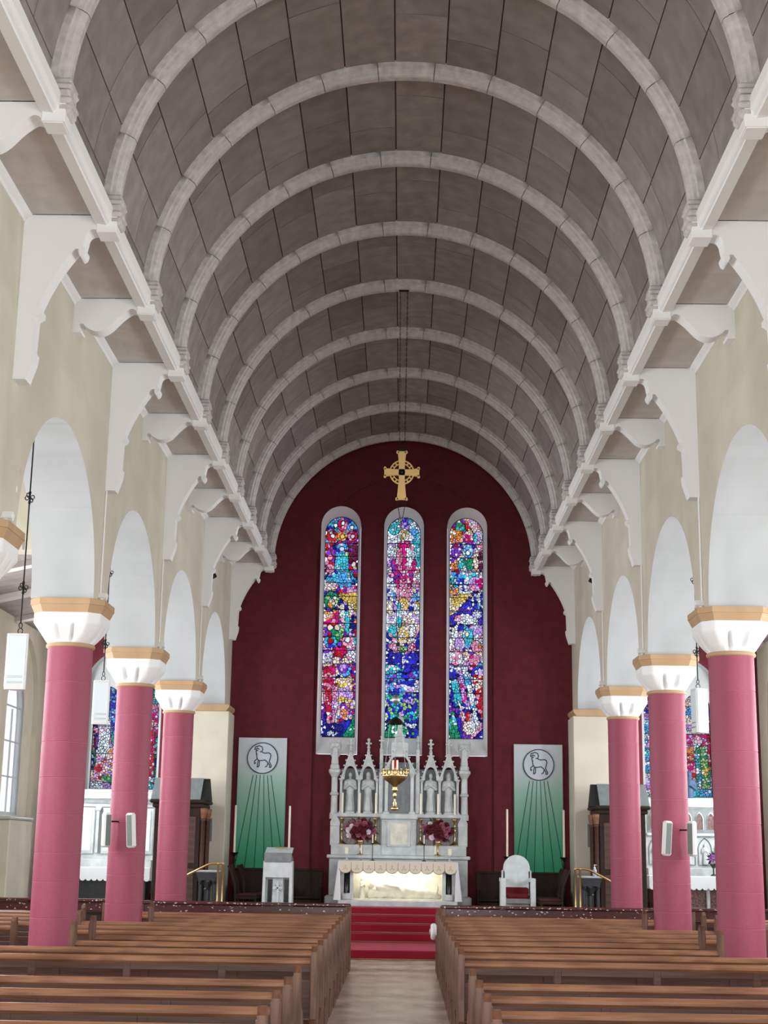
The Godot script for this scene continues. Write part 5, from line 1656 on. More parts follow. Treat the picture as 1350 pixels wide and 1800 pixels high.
func banners() -> void:
	var bm := StandardMaterial3D.new()
	bm.albedo_texture = banner_texture()
	bm.roughness = 0.9
	var lm := StandardMaterial3D.new()
	lm.albedo_texture = lamb_texture()
	lm.roughness = 0.9
	for s in [-1.0, 1.0]:
		var t := thing("banner", "white to green banner with a lamb roundel on the red wall, %s of the altar" % ("left" if s < 0 else "right"), "banner", P(s * 2.95 + (-0.0 if s < 0 else -0.01), 1.25, 31.42), 0, "lamb banners either side of the altar")
		var w := 1.035
		var h := 2.92 if s < 0 else 2.86
		var st := S()
		st.set_smooth_group(1)
		for i in 16:
			for j in 4:
				var f := func(a, b) -> void:
					var u := float(a) / 16
					var v := float(b) / 4
					st.set_uv(Vector2(u, 1 - v))
					st.add_vertex(Vector3((u - 0.5) * w, v * h, 0.004 * sin(u * 17.0)))
				for q in [[i, j], [i + 1, j + 1], [i + 1, j], [i, j], [i, j + 1], [i + 1, j + 1]]:
					f.call(q[0], q[1])
		part("cloth", st, bm, t)
		st = S()
		bx(st, Vector3(0, h / 2, -0.022), Vector3(w - 0.02, h - 0.02, 0.02), 0.004)
		part("backing_board", st, M.cloth, t)
		var dz := S()
		dz.set_smooth_group(-1)
		var n := 40
		var r := 0.335
		for k in n:
			var a := TAU * k / n
			var b := TAU * (k + 1) / n
			for q in [Vector2.ZERO, Vector2(cos(b), sin(b)), Vector2(cos(a), sin(a))]:
				dz.set_uv(Vector2(0.5 + q.x * 0.5, 0.5 - q.y * 0.5))
				dz.add_vertex(Vector3(q.x * r, q.y * r, 0.03))
			for q in [[a, 0.03], [b, 0.03], [b, 0.0], [a, 0.03], [b, 0.0], [a, 0.0]]:
				dz.set_uv(Vector2(0.5, 0.02))
				dz.add_vertex(Vector3(cos(q[0]) * r, sin(q[0]) * r, q[1]))
		part("lamb_roundel", dz, lm, t, Vector3(0.005, h - 0.42, 0))
		st = S()
		tube(st, [Vector3(-w / 2, h + 0.0, -0.01), Vector3(w / 2, h + 0.0, -0.01)], 0.012, 8)
		part("hanging_rod", st, M.cloth, t)

# ---------------------------------------------------------------- furniture of the sanctuary
func ambo() -> void:
	var t := thing("lectern", "white stone lectern with a carved cross niche and slate top", "lectern", P(-2.4, 0.475, 29.8))
	var st := S()
	bx(st, Vector3(0, 0.05, 0), Vector3(0.62, 0.1, 0.5), 0.008)
	part("foot", st, M.stone_white, t)
	st = S()
	bx(st, Vector3(0, 0.62, -0.15), Vector3(0.56, 1.06, 0.18), 0.006)
	part("back", st, M.stone_white, t)
	for s in [-1.0, 1.0]:
		st = S()
		prism(st, PackedVector2Array([Vector2(s * 0.3, 0.1), Vector2(s * 0.285, 1.16), Vector2(s * 0.235, 1.16), Vector2(s * 0.24, 0.1)]), -0.2, 0.22)
		part("side_wing", st, M.stone_white, t)
		st = S()
		bx(st, Vector3(s * 0.165, 0.55, -0.05), Vector3(0.085, 0.5, 0.03), 0.004)
		part("dark_marble_strip", st, M.marble_green, t)
	st = S()
	bx(st, Vector3(0, 0.99, 0.08), Vector3(0.5, 0.3, 0.26), 0.006)
	part("upper_block", st, M.stone_white, t)
	st = S()
	prism(st, PackedVector2Array([Vector2(-0.12, 0.12), Vector2(0.12, 0.12), Vector2(0.10, 0.86), Vector2(-0.10, 0.86)]), -0.08, 0.06)
	part("centre_panel", st, M.stone_white, t)
	st = S()
	bx(st, Vector3(0, 0.52, 0.08), Vector3(0.05, 0.5, 0.06), 0.01)
	bx(st, Vector3(0, 0.64, 0.08), Vector3(0.2, 0.05, 0.06), 0.01)
	torus(st, Vector3(0, 0.64, 0.09), 0.075, 0.016, 20, 6)
	part("celtic_cross", st, M.stone_white, t)
	st = S()
	prism(st, PackedVector2Array([Vector2(-0.24, 0.12), Vector2(0.24, 0.12), Vector2(0.24, 0.17), Vector2(-0.24, 0.3)]), -0.27, 0.27, Transform3D(Basis(Vector3(0, 0, -1), Vector3.UP, Vector3(1, 0, 0)), Vector3(0, 1.02, 0.0)))
	part("sloping_desk", st, M.marble_grey, t)
	st = S()
	bx(st, Vector3(0, 1.37, -0.05), Vector3(0.54, 0.03, 0.42), 0.008, Transform3D(Basis(Vector3.RIGHT, 0.26), Vector3(0, 0.02, -0.36)))
	part("slate_top", st, M.stone_white, t)
	var m := thing("microphone", "thin black microphone stalk with a crossbar rising above the white lectern", "microphone", P(-2.36, 1.80, 29.9))
	st = S()
	tube(st, [Vector3(0, -0.03, 0), Vector3(0, 0.08, 0)], 0.008, 6)
	part("stalk", st, M.brass, m)
	st = S()
	tube(st, [Vector3(-0.12, 0.095, 0), Vector3(0.12, 0.1, 0)], 0.012, 6)
	part("crossbar", st, M.brass, m)

func stone_chair() -> void:
	var t := thing("presider_chair", "white stone armchair with a round-topped back and red cushion", "chair", P(2.355, 0.475, 29.8))
	var st := S()
	prism(st, arch_pts(0.265, 0.35, 1.08, 24), -0.27, -0.17)
	part("backrest", st, M.stone_white, t)
	for s in [-1.0, 1.0]:
		st = S()
		bx(st, Vector3(s * 0.285, 0.42, -0.22), Vector3(0.1, 0.84, 0.1), 0.008)
		bx(st, Vector3(s * 0.255, 0.94, -0.22), Vector3(0.09, 0.24, 0.1), 0.03)
		part("rear_post", st, M.stone_white, t)
		st = S()
		bx(st, Vector3(s * 0.295, 0.44, 0.2), Vector3(0.1, 0.88, 0.12), 0.008)
		part("front_leg", st, M.stone_white, t)
		st = S()
		bx(st, Vector3(s * 0.295, 0.86, 0.0), Vector3(0.105, 0.08, 0.5), 0.012)
		part("armrest", st, M.stone_white, t)
	st = S()
	bx(st, Vector3(0, 0.46, -0.02), Vector3(0.5, 0.1, 0.42), 0.01)
	part("seat", st, M.marble_grey, t)
	st = S()
	bx(st, Vector3(0, 0.55, 0.0), Vector3(0.46, 0.09, 0.4), 0.035)
	part("seat_cushion", st, M.velvet, t)
	st = S()
	bx(st, Vector3(0, 0.64, -0.13), Vector3(0.47, 0.16, 0.07), 0.03)
	part("back_cushion", st, M.velvet, t)

func dark_chair(label: String, at: Vector3, turn: float) -> void:
	var t := thing("side_chair", label, "chair", at, turn, "dark wooden chairs in the sanctuary")
	var st := S()
	for s in [-1.0, 1.0]:
		st = S()
		bx(st, Vector3(s * 0.2, 0.22, 0.2), Vector3(0.045, 0.44, 0.045), 0.008)
		part("leg", st, M.wood_dark, t)
		st = S()
		tube(st, [Vector3(s * 0.2, 0, -0.22), Vector3(s * 0.2, 0.45, -0.2), Vector3(s * 0.19, 0.75, -0.24), Vector3(s * 0.15, 0.98, -0.33), Vector3(s * 0.1, 1.05, -0.38)], 0.024, 8)
		part("rear_upright", st, M.wood_dark, t)
	st = S()
	bx(st, Vector3(0, 0.44, 0.0), Vector3(0.46, 0.06, 0.46), 0.015)
	part("seat_frame", st, M.wood_dark, t)
	st = S()
	bx(st, Vector3(0, 0.49, 0.01), Vector3(0.42, 0.06, 0.42), 0.025)
	part("seat_pad", st, M.seat_dark, t)
	st = S()
	prism(st, curve_pts([Vector2(-0.16, 0.55), Vector2(0.16, 0.55), Vector2(0.17, 0.85), [Vector2(0.15, 1.08), Vector2(0, 1.1)], [Vector2(-0.15, 1.08), Vector2(-0.17, 0.85)]]), -0.03, 0.0, Transform3D(Basis(Vector3.RIGHT, -0.16), Vector3(0, 0, -0.13)))
	part("back_splat", st, M.wood_dark, t)

func bench(label: String, x0: float, x1: float, z: float) -> void:
	var t := thing("choir_bench", label, "bench", P((x0 + x1) / 2, 0.475, z), 0, "low dark benches along the red wall")
	var w := x1 - x0
	var st := S()
	bx(st, Vector3(0, 0.55, -0.16), Vector3(w, 0.8, 0.04), 0.006)
	part("back", st, M.wood_dark, t)
	st = S()
	bx(st, Vector3(0, 0.97, -0.16), Vector3(w + 0.04, 0.05, 0.07), 0.012)
	part("top_rail", st, M.wood_dark, t)
	st = S()
	bx(st, Vector3(0, 0.42, 0.03), Vector3(w, 0.05, 0.4), 0.012)
	part("seat", st, M.wood_dark, t)
	for s in [-1.0, 1.0]:
		st = S()
		bx(st, Vector3(s * (w / 2 - 0.02), 0.32, 0.0), Vector3(0.05, 0.64, 0.42), 0.01)
		part("end", st, M.wood_dark, t)
	st = S()
	bx(st, Vector3(0, 0.2, 0.18), Vector3(w - 0.08, 0.36, 0.03), 0.004)
	part("front_board", st, M.wood_dark, t)

func tall_candle(label: String, at: Vector3) -> void:
	var t := thing("standing_candle", label, "candle stand", at, 0, "tall standing candles flanking the banners")
	var st := S()
	for k in 3:
		var a := TAU * k / 3 + 0.5
		tube(st, [Vector3(cos(a) * 0.2, 0.015, sin(a) * 0.2), Vector3(cos(a) * 0.1, 0.06, sin(a) * 0.1), Vector3(0, 0.2, 0)], 0.014, 6)
	lathe(st, [Vector2(0.02, 0.1), Vector2(0.016, 0.7), Vector2(0.035, 0.75), Vector2(0.016, 0.8), Vector2(0.016, 1.1), Vector2(0.04, 1.15), Vector2(0.018, 1.19), Vector2(0.03, 1.25), Vector2(0.085, 1.29), Vector2(0.09, 1.31), Vector2(0, 1.31)], 12)
	part("stand", st, M.iron, t)
	st = S()
	lathe(st, [Vector2(0.023, 1.31), Vector2(0.021, 2.26), Vector2(0, 2.27)], 12)
	part("candle", st, M.candle, t)

func hand_rail(s: float) -> void:
	var sd := "left" if s < 0 else "right"
	var t := thing("handrail", "curved brass handrail on the %s edge of the sanctuary" % sd, "handrail", P(0, 0.16, 28.6))
	var y := -0.17
	var st := S()
	tube(st, [Vector3(s * 4.15, y + 0.3, 0), Vector3(s * 4.15, y + 1.22, 0), Vector3(s * 4.12, y + 1.32, 0), Vector3(s * 4.03, y + 1.38, 0), Vector3(s * 3.68, y + 1.56, 0), Vector3(s * 3.58, y + 1.59, 0), Vector3(s * 3.36, y + 1.6, 0)], 0.022, 10)
	part("rail", st, M.brass, t)
	for x in [3.46, 3.37]:
		st = S()
		lathe(st, [Vector2(0.04, 0.0), Vector2(0.04, 0.02), Vector2(0.02, 0.04), Vector2(0.02, 1.41), Vector2(0.028, 1.425), Vector2(0.0, 1.43)], 12, Transform3D(Basis(), Vector3(s * x, 0.0, 0)))
		part("post", st, M.brass, t)

func credence(s: float) -> void:
	var sd := "left" if s < 0 else "right"
	var t := thing("credence_table", "dark marble side table on clustered shafts, %s of the sanctuary" % sd, "table", P(s * 3.7, 0.32, 28.98), 0, "dark marble side tables")
	var st := S()
	bx(st, Vector3(0, 1.11, 0), Vector3(0.46, 0.035, 0.36), 0.008)
	part("top", st, M.marble, t)
	st = S()
	prism(st, PackedVector2Array([Vector2(-0.16, 0.94), Vector2(0.16, 0.94), Vector2(0.21, 1.09), Vector2(-0.21, 1.09)]), -0.16, 0.16)
	part("cornice", st, M.marble_dark, t)
	for x in [-0.13, 0.13]:
		for z in [-0.1, 0.1]:
			st = S()
			shaft(st, Vector3(x, 0.08, z), 0.028, 0.87)
			part("shaft", st, M.marble_dark, t)
	st = S()
	shaft(st, Vector3(0, 0.08, 0), 0.06, 0.87)
	part("central_shaft", st, M.marble_dark, t)
	st = S()
	bx(st, Vector3(0, 0.04, 0), Vector3(0.42, 0.08, 0.34), 0.01)
	part("base", st, M.marble_dark, t)
	if s > 0:
		var b := thing("bottle", "clear hand gel bottle with a white pump on the right side table", "bottle", P(3.78, 1.448, 28.92))
		st = S()
		lathe(st, [Vector2(0, 0), Vector2(0.036, 0), Vector2(0.04, 0.02), Vector2(0.04, 0.11), Vector2(0.018, 0.14), Vector2(0.018, 0.15), Vector2(0, 0.15)], 16)
		part("body", st, mat(Color(0.62, 0.7, 0.78), 0.15), b)
		st = S()
		lathe(st, [Vector2(0.02, 0.15), Vector2(0.02, 0.17), Vector2(0.007, 0.175), Vector2(0.007, 0.2), Vector2(0.015, 0.205), Vector2(0.015, 0.215), Vector2(0, 0.22)], 12)
		bx(st, Vector3(0.02, 0.21, 0), Vector3(0.05, 0.012, 0.016), 0.003)
		part("pump", st, M.speaker, b)

func confessional(s: float) -> void:
	var sd := "left" if s < 0 else "right"
	var t := thing("confessional", "dark carved wooden confessional with a gable, behind the %s columns" % sd, "confessional", P(s * 4.4, 0.32, 29.86))
	var st := S()
	bx(st, Vector3(0, 1.2, 0), Vector3(0.9, 2.3, 1.06), 0.01)
	part("body", st, M.wood_dark, t)
	st = S()
	bx(st, Vector3(0, 0.08, 0), Vector3(0.98, 0.16, 1.14), 0.015)
	part("plinth", st, M.wood_dark, t)
	st = S()
	bx(st, Vector3(0, 2.36, 0), Vector3(1.0, 0.08, 1.18), 0.02)
	bx(st, Vector3(0, 2.44, 0), Vector3(1.1, 0.07, 1.28), 0.025)
	part("cornice", st, M.wood_dark, t)
	st = S()
	prism(st, PackedVector2Array([Vector2(-0.42, 0), Vector2(0.42, 0), Vector2(0.0, 0.44)]), -0.56, 0.56, Transform3D(Basis(Vector3(0, 0, 1), Vector3.UP, Vector3(-1, 0, 0)), Vector3(0, 2.47, 0)))
	part("gable", st, M.black, t)
	st = S()
	for q in [-1.0, 1.0]:
		bx(st, Vector3.ZERO, Vector3(0.98, 0.022, 0.6), 0.004, Transform3D(Basis(Vector3.RIGHT, q * 0.81), Vector3(s * 0.06, 2.70, q * 0.215)))
	part("gable_roof", st, M.marble_grey, t)
	for z in [-0.47, -0.26, 0.26, 0.47]:
		st = S()
		var xf := Transform3D(Basis(), Vector3(-s * 0.49, 0.16, z))
		lathe(st, [Vector2(0.055, 0), Vector2(0.055, 0.06), Vector2(0.036, 0.1), Vector2(0.034, 1.9), Vector2(0.05, 1.93), Vector2(0.036, 1.96)], 12, xf)
		part("pilaster", st, M.wood, t)
		st = S()
		lathe(st, [Vector2(0.036, 1.96), Vector2(0.05, 2.02), Vector2(0.066, 2.12), Vector2(0.066, 2.16), Vector2(0, 2.16)], 12, xf)
		part("carved_capital", st, M.wood_light, t)
	# panels on the side facing down the church
	for y in [[0.3, 1.15], [1.25, 2.15]]:
		st = S()
		bx(st, Vector3(-s * 0.12, (y[0] + y[1]) / 2, 0.535), Vector3(0.5, y[1] - y[0], 0.02), 0.008)
		part("side_panel", st, M.wood, t)

func side_altar(s: float) -> void:
	var sd := "left" if s < 0 else "right"
	var o := P(s * 6.02, 0.32, 30.9)
	var left := s < 0
	var t := thing("side_altar", "white marble side altar with framed panels under the left chapel window" if left else "white marble side altar with gothic niches under the right chapel window", "altar", o)
	var st := S()
	bx(st, Vector3(0, 0.5, 0.1), Vector3(1.7, 1.0, 0.5), 0.01)
	part("base", st, M.marble_dark if left else M.marble_brown, t)
	st = S()
	bx(st, Vector3(0, 1.06, 0.15), Vector3(1.86, 0.12, 0.66), 0.012)
	part("table_slab", st, M.marble, t)
	st = S()
	bx(st, Vector3(0, 1.9, -0.37), Vector3(1.78, 1.62, 0.3), 0.01)
	part("retable", st, M.marble, t)
	st = S()
	bx(st, Vector3(0, 1.2, -0.18), Vector3(1.74, 0.16, 0.2), 0.01)
	part("gradine", st, M.marble, t)
	st = S()
	bx(st, Vector3(0, 2.56, -0.34), Vector3(1.9, 0.09, 0.4), 0.02)
	part("cornice", st, M.marble, t)
	if left:
		for x in [-0.62, 0.0, 0.62]:
			st = S()
			ring_strip(st, PackedVector2Array([Vector2(x - 0.25, 1.38), Vector2(x + 0.25, 1.38), Vector2(x + 0.25, 2.36), Vector2(x - 0.25, 2.36)]), -0.205, PackedVector2Array([Vector2(x - 0.2, 1.43), Vector2(x + 0.2, 1.43), Vector2(x + 0.2, 2.31), Vector2(x - 0.2, 2.31)]), -0.235)
			part("panel_frame", st, M.marble_grey, t)
			st = S()
			bx(st, Vector3(x, 1.87, -0.22), Vector3(0.36, 0.84, 0.02), 0.01)
			part("panel", st, M.stone_white, t)
		for x in [-0.31, 0.31]:
			st = S()
			bx(st, Vector3(x, 1.84, -0.2), Vector3(0.06, 0.86, 0.05), 0.008)
			bx(st, Vector3(x, 2.3, -0.19), Vector3(0.12, 0.06, 0.08), 0.015)
			part("pilaster", st, M.marble, t)
		st = S()
		bx(st, Vector3(0, 2.46, -0.2), Vector3(1.7, 0.07, 0.03), 0.004)
		part("grey_band", st, M.marble_grey, t)
	else:
		st = S()
		bx(st, Vector3(0, 2.24, -0.225), Vector3(1.7, 0.5, 0.03), 0.006)
		part("grey_band", st, M.marble_grey, t)
		for k in 7:
			var x := -0.72 + 0.24 * k
			st = S()
			prism(st, pointed_pts(0.075, 2.06, 2.28, x), -0.215, -0.195)
			var inset := part("lancet_panel", st, M.marble_brown, t)
			st = S()
			ring_strip(st, pointed_pts(0.088, 2.045, 2.28, x), -0.2, pointed_pts(0.068, 2.065, 2.28, x), -0.18)
			part("lancet_moulding", st, M.marble, inset)
		st = S()
		bx(st, Vector3(0, 1.96, -0.2), Vector3(1.74, 0.06, 0.1), 0.012)
		part("string_course", st, M.marble, t)
		for k in 5:
			var x := -0.68 + 0.34 * k
			st = S()
			ring_strip(st, pointed_pts(0.14, 1.34, 1.66, x), -0.2, pointed_pts(0.11, 1.37, 1.66, x), -0.235)
			part("niche_moulding", st, M.marble_grey, t)
			var f := put("relief_saint", figure_b if k % 2 else figure_a, M.marble, t, Vector3(x, 1.36, -0.2))
			f.scale = Vector3(0.42, 0.42, 0.25)
		for x in [-0.7, -0.25, 0.25, 0.7]:
			st = S()
			shaft(st, Vector3(x, 0.02, 0.4), 0.04, 0.98)
			part("table_shaft", st, M.marble, t)
	var cl := thing("side_altar_cloth", "white lace-edged cloth on the %s side altar" % sd, "altar cloth", o + Vector3(0, 1.12, 0.15))
	st = S()
	bx(st, Vector3(0, 0.006, 0), Vector3(1.9, 0.012, 0.7), 0.004)
	bx(st, Vector3(0, -0.105, 0.35), Vector3(1.9, 0.22, 0.008), 0.002)
	for q in [-1.0, 1.0]:
		bx(st, Vector3(q * 0.95, -0.12, 0), Vector3(0.008, 0.25, 0.7), 0.002)
	part("cloth", st, M.cloth, cl)
	st = S()
	var n := 16
	for k in n:
		var x := -0.95 + 1.9 * (k + 0.5) / n
		var p := PackedVector2Array()
		for i in 9:
			p.append(Vector2(x + 0.059 * cos(PI + PI * i / 8), -0.205 + 0.055 * sin(PI + PI * i / 8)))
		prism(st, p, 0.346, 0.356)
	part("lace_edge", st, M.cloth, cl)
	for q in ([-0.88, 0.55] if left else [0.42]):
		bouquet("vase_of_flowers", "slim vase of lilac flowers on the %s side altar%s" % [sd, "" if not left else (", nearer the outer wall" if q < 0 else ", nearer the nave")], o + Vector3(q, 1.138, 0.2), 0.2, 0.2, [M.lilac, M.rose_white, M.lilac], 17, 9, 0.04, M.leaf, 0.24)

func clutter() -> void:
	# loudspeakers on the second columns
	for s in [-1.0, 1.0]:
		var sd := "left" if s < 0 else "right"
		for e in [[4.27, "outer", 0.75, 0.10], [3.89, "inner", -0.35, 0.16]]:
			var t := thing("loudspeaker", "slim white loudspeaker on the %s side of the second %s column from the altar" % [e[1], sd], "speaker", P(s * e[0], 1.88, 21.7), 0, "slim white column loudspeakers")
			var b := Basis(Vector3.UP, -s * e[2]) * Basis(Vector3.FORWARD, s * 0.05) * Basis(Vector3.RIGHT, 0.06)
			var st := S()
			bx(st, Vector3(0, 0.24, 0), Vector3(0.125, 0.5, 0.11), 0.025, Transform3D(b, Vector3.ZERO))
			part("cabinet", st, M.speaker, t)
			st = S()
			bx(st, Vector3(0, 0.24, 0.056), Vector3(0.085, 0.44, 0.008), 0.004, Transform3D(b, Vector3.ZERO))
			part("grille", st, M.grille, t)
			st = S()
			tube(st, [b * Vector3(0, 0.36, -0.05), Vector3(s * (4.03 - e[0]) * 0.6, 0.36, -0.14)], 0.012, 6)
			part("wall_arm", st, M.iron, t)
	# pendant lamps
	pendant(-1.0, 15.4, 6.55, "white boxy pendant lamp hanging in the nearest arch on the left")
	pendant(-1.0, 19.85, 6.55, "white boxy pendant lamp hanging in the second arch on the left")
	pendant(1.0, 19.85, 6.55, "white boxy pendant lamp hanging in the second arch on the right")
	# floodlights beneath the long brackets
	for s in [-1.0, 1.0]:
		var t := thing("spotlight", "small black spotlight fixed to the %s wall behind a bracket" % ("left" if s < 0 else "right"), "light", P(s * 3.64, 6.98, 27.7), 0, "small black wall spotlights")
		var st := S()
		bx(st, Vector3(0, 0.05, 0), Vector3(0.1, 0.09, 0.16), 0.01, Transform3D(Basis(Vector3.FORWARD, s * 0.5), Vector3.ZERO))
		part("housing", st, M.black, t)
		st = S()
		bx(st, Vector3(s * 0.04, 0.1, 0), Vector3(0.05, 0.03, 0.03), 0.004)
		part("arm", st, M.black, t)
	# control boxes on the responds
	for s in [-1.0, 1.0]:
		var t := thing("notice_board", "narrow grey panel on the cream pier beside the %s confessional" % ("left" if s < 0 else "right"), "panel", P(s * 3.92, 2.0, 30.49), 0, "narrow grey panels on the end piers")
		var st := S()
		bx(st, Vector3(0, 0.23, 0), Vector3(0.14, 0.46, 0.03), 0.004)
		part("frame", st, M.tan_box, t)
		st = S()
		bx(st, Vector3(0, 0.23, 0.016), Vector3(0.11, 0.42, 0.006), 0.002)
		part("face", st, M.grille, t)
	# statue by the right window
	var b := thing("corbel", "white stone corbel under the blue robed statue", "corbel", P(6.11, 2.5, 31.28))
	var cs := S()
	lathe(cs, [Vector2(0.0, -0.02), Vector2(0.06, 0.0), Vector2(0.13, 0.1), Vector2(0.16, 0.14), Vector2(0.16, 0.17), Vector2(0, 0.17)], 12)
	bx(cs, Vector3(0, 0.1, -0.12), Vector3(0.2, 0.14, 0.2), 0.01)
	part("bracket", cs, M.marble, b)
	statue("blue_robed_statue", "statue of a veiled figure in blue robes beside the right chapel window", figure_b, 0.92, P(6.11, 2.67, 31.28), M.blue_robe)
	# the hanging cross and the sanctuary lamp
	cross()
	sanctuary_lamp()

func pendant(s: float, z: float, top: float, label: String) -> void:
	var t := thing("pendant_lamp", label, "lamp", P(s * 4.06, 3.5, z), 0.35 * s, "white boxy pendant lamps in the arches")
	var st := S()
	for k in 3:
		var a := TAU * k / 3 + 0.3
		st = S()
		bx(st, Vector3(0, 0.31, 0.07), Vector3(0.205, 0.53, 0.012), 0.005, Transform3D(Basis(Vector3.UP, a), Vector3.ZERO))
		part("acrylic_panel", st, M.acrylic, t)
		st = S()
		tube(st, [Basis(Vector3.UP, a) * Vector3(0.108, 0.03, 0.064), Basis(Vector3.UP, a) * Vector3(0.108, 0.59, 0.064)], 0.007, 8)
		part("corner_post", st, M.speaker, t)
		for y in [0.075, 0.135]:
			st = S()
			bx(st, Vector3(0, y, 0.072), Vector3(0.17, 0.016, 0.016), 0.003, Transform3D(Basis(Vector3.UP, a), Vector3.ZERO))
			part("band", st, M.chrome, t)
	st = S()
	var tri3 := PackedVector2Array()
	for k in 3:
		for q in [-0.1, 0.1]:
			var v: Vector3 = Basis(Vector3.UP, TAU * k / 3 + 0.3) * Vector3(q, 0, 0.075)
			tri3.append(Vector2(v.x, -v.z))
	var up := Basis(Vector3.RIGHT, Vector3(0, 0, -1), Vector3.UP)
	prism(st, tri3, 0.575, 0.595, Transform3D(up, Vector3.ZERO))
	part("top_plate", st, M.speaker, t)
	st = S()
	prism(st, tri3, 0.0, 0.05, Transform3D(up, Vector3.ZERO))
	part("bottom_plate", st, M.speaker, t)
	st = S()
	torus(st, Vector3(0, 0.63, 0), 0.03, 0.005, 14, 6)
	torus(st, Vector3(0, 0.69, 0), 0.03, 0.005, 14, 6, Vector3(0, 0, 1))
	part("hanging_ring", st, M.iron, t)
	st = S()
	var y1 := top - 3.5
	tube(st, [Vector3(0, 0.71, 0), Vector3(0, y1, 0)], 0.008, 8)
	part("rod", st, M.iron, t)
	for y in [y1 - 0.95, y1 - 1.95 if y1 > 2.9 else y1 - 1.7]:
		st = S()
		for k in 4:
			var a := PI / 2 * k
			torus(st, Vector3(cos(a) * 0.035, y + sin(a) * 0.02, sin(a) * 0.035), 0.024, 0.006, 12, 5, Vector3(cos(a), 0, sin(a)))
		lathe(st, [Vector2(0, -0.09), Vector2(0.016, -0.06), Vector2(0.01, -0.03), Vector2(0.01, 0.03), Vector2(0.016, 0.06), Vector2(0, 0.09)], 8, Transform3D(Basis(), Vector3(0, y, 0)))
		part("scroll_knot", st, M.iron, t)
	st = S()
	bx(st, Vector3(0, y1 + 0.02, 0), Vector3(0.1, 0.09, 0.1), 0.01)
	part("ceiling_rose", st, M.iron, t)

func cross() -> void:
	var z := 22.05
	var t := thing("hanging_cross", "gold ringed cross hanging on chains before the red wall", "cross", P(-0.015, 7.66, z))
	var d := 0.025
	var st := S()
	var half := [[0.0, 0.34], [PI / 2, 0.275], [PI, 0.44], [-PI / 2, 0.275]]
	for e in half:
		var L: float = e[1]
		var wd := 0.066 if L < 0.4 else 0.074
		var pts := PackedVector2Array([Vector2(-0.05, 0), Vector2(0.05, 0), Vector2(0.046, 0.12), Vector2(wd, L), Vector2(-wd, L), Vector2(-0.046, 0.12)])
		prism(st, pts, -d, d, Transform3D(Basis(Vector3(0, 0, 1), e[0]), Vector3.ZERO))
		for q in [-1.0, 1.0]:
			lathe(st, [Vector2(0, -d), Vector2(0.022, -d), Vector2(0.022, d), Vector2(0, d)], 14, Transform3D(Basis(Vector3(0, 0, 1), e[0]) * Basis(Vector3.RIGHT, PI / 2), Basis(Vector3(0, 0, 1), e[0]) * Vector3(q * wd, L - 0.012, 0)), false)
	part("arms", st, M.gold, t)
	for k in 4:
		st = S()
		var a0 := PI / 2 * k + 0.2
		var a1 := PI / 2 * (k + 1) - 0.2
		var n := 12
		for rr in [[0.178, 0.195], [0.132, 0.145]]:
			var p := PackedVector2Array()
			for i in n + 1:
				var a := lerpf(a0, a1, float(i) / n)
				p.append(Vector2(cos(a), sin(a)) * rr[0])
			for i in range(n, -1, -1):
				var a := lerpf(a0, a1, float(i) / n)
				p.append(Vector2(cos(a), sin(a)) * rr[1])
			prism(st, p, -d * 0.8, d * 0.8)
		for i in 4:     # bridges between the two hoops leave the round piercings
			var a := lerpf(a0, a1, i / 3.0)
			bx(st, Vector3(0.162, 0, 0), Vector3(0.045, 0.016, d * 1.5), 0.003, Transform3D(Basis(Vector3(0, 0, 1), a), Vector3.ZERO))
		part("ring_quarter", st, M.gold, t)
	st = S()
	lathe(st, [Vector2(0.0, d), Vector2(0.024, d + 0.002), Vector2(0.024, d + 0.006), Vector2(0, d + 0.008)], 14, Transform3D(Basis(Vector3.RIGHT, PI / 2), Vector3.ZERO))
	part("centre_boss", st, M.black, t)
	for k in 4:
		st = S()
		var a := PI / 4 + PI / 2 * k
		lathe(st, [Vector2(0.0, d), Vector2(0.012, d + 0.002), Vector2(0, d + 0.004)], 10, Transform3D(Basis(Vector3.RIGHT, PI / 2), Vector3(cos(a), sin(a), 0) * 0.05))
		part("boss", st, M.black, t)
	st = S()
	bx(st, Vector3(0, 0.37, 0), Vector3(0.13, 0.05, 0.05), 0.008)
	part("top_clamp", st, M.iron, t)
	for q in [-1.0, 1.0]:
		st = S()
		var n := 60
		for i in n:
			var y := lerpf(0.39, 3.02, (i + 0.5) / n)
			var ux := Vector3.RIGHT if i % 2 else Vector3(0, 0, 1)
			var x: float = lerpf(0.042, 0.058, float(i) / n) * q
			var pts := []
			for j in 9:
				var a := TAU * j / 8
				pts.append(Vector3(x, y, 0) + ux * cos(a) * 0.009 + Vector3.UP * sin(a) * 0.027)
			tube(st, pts, 0.0032, 4)
		part("chain", st, M.iron, t)
	st = S()
	bx(st, Vector3(0, 3.03, 0), Vector3(0.16, 0.025, 0.03), 0.005)
	part("hanger", st, M.iron, t)

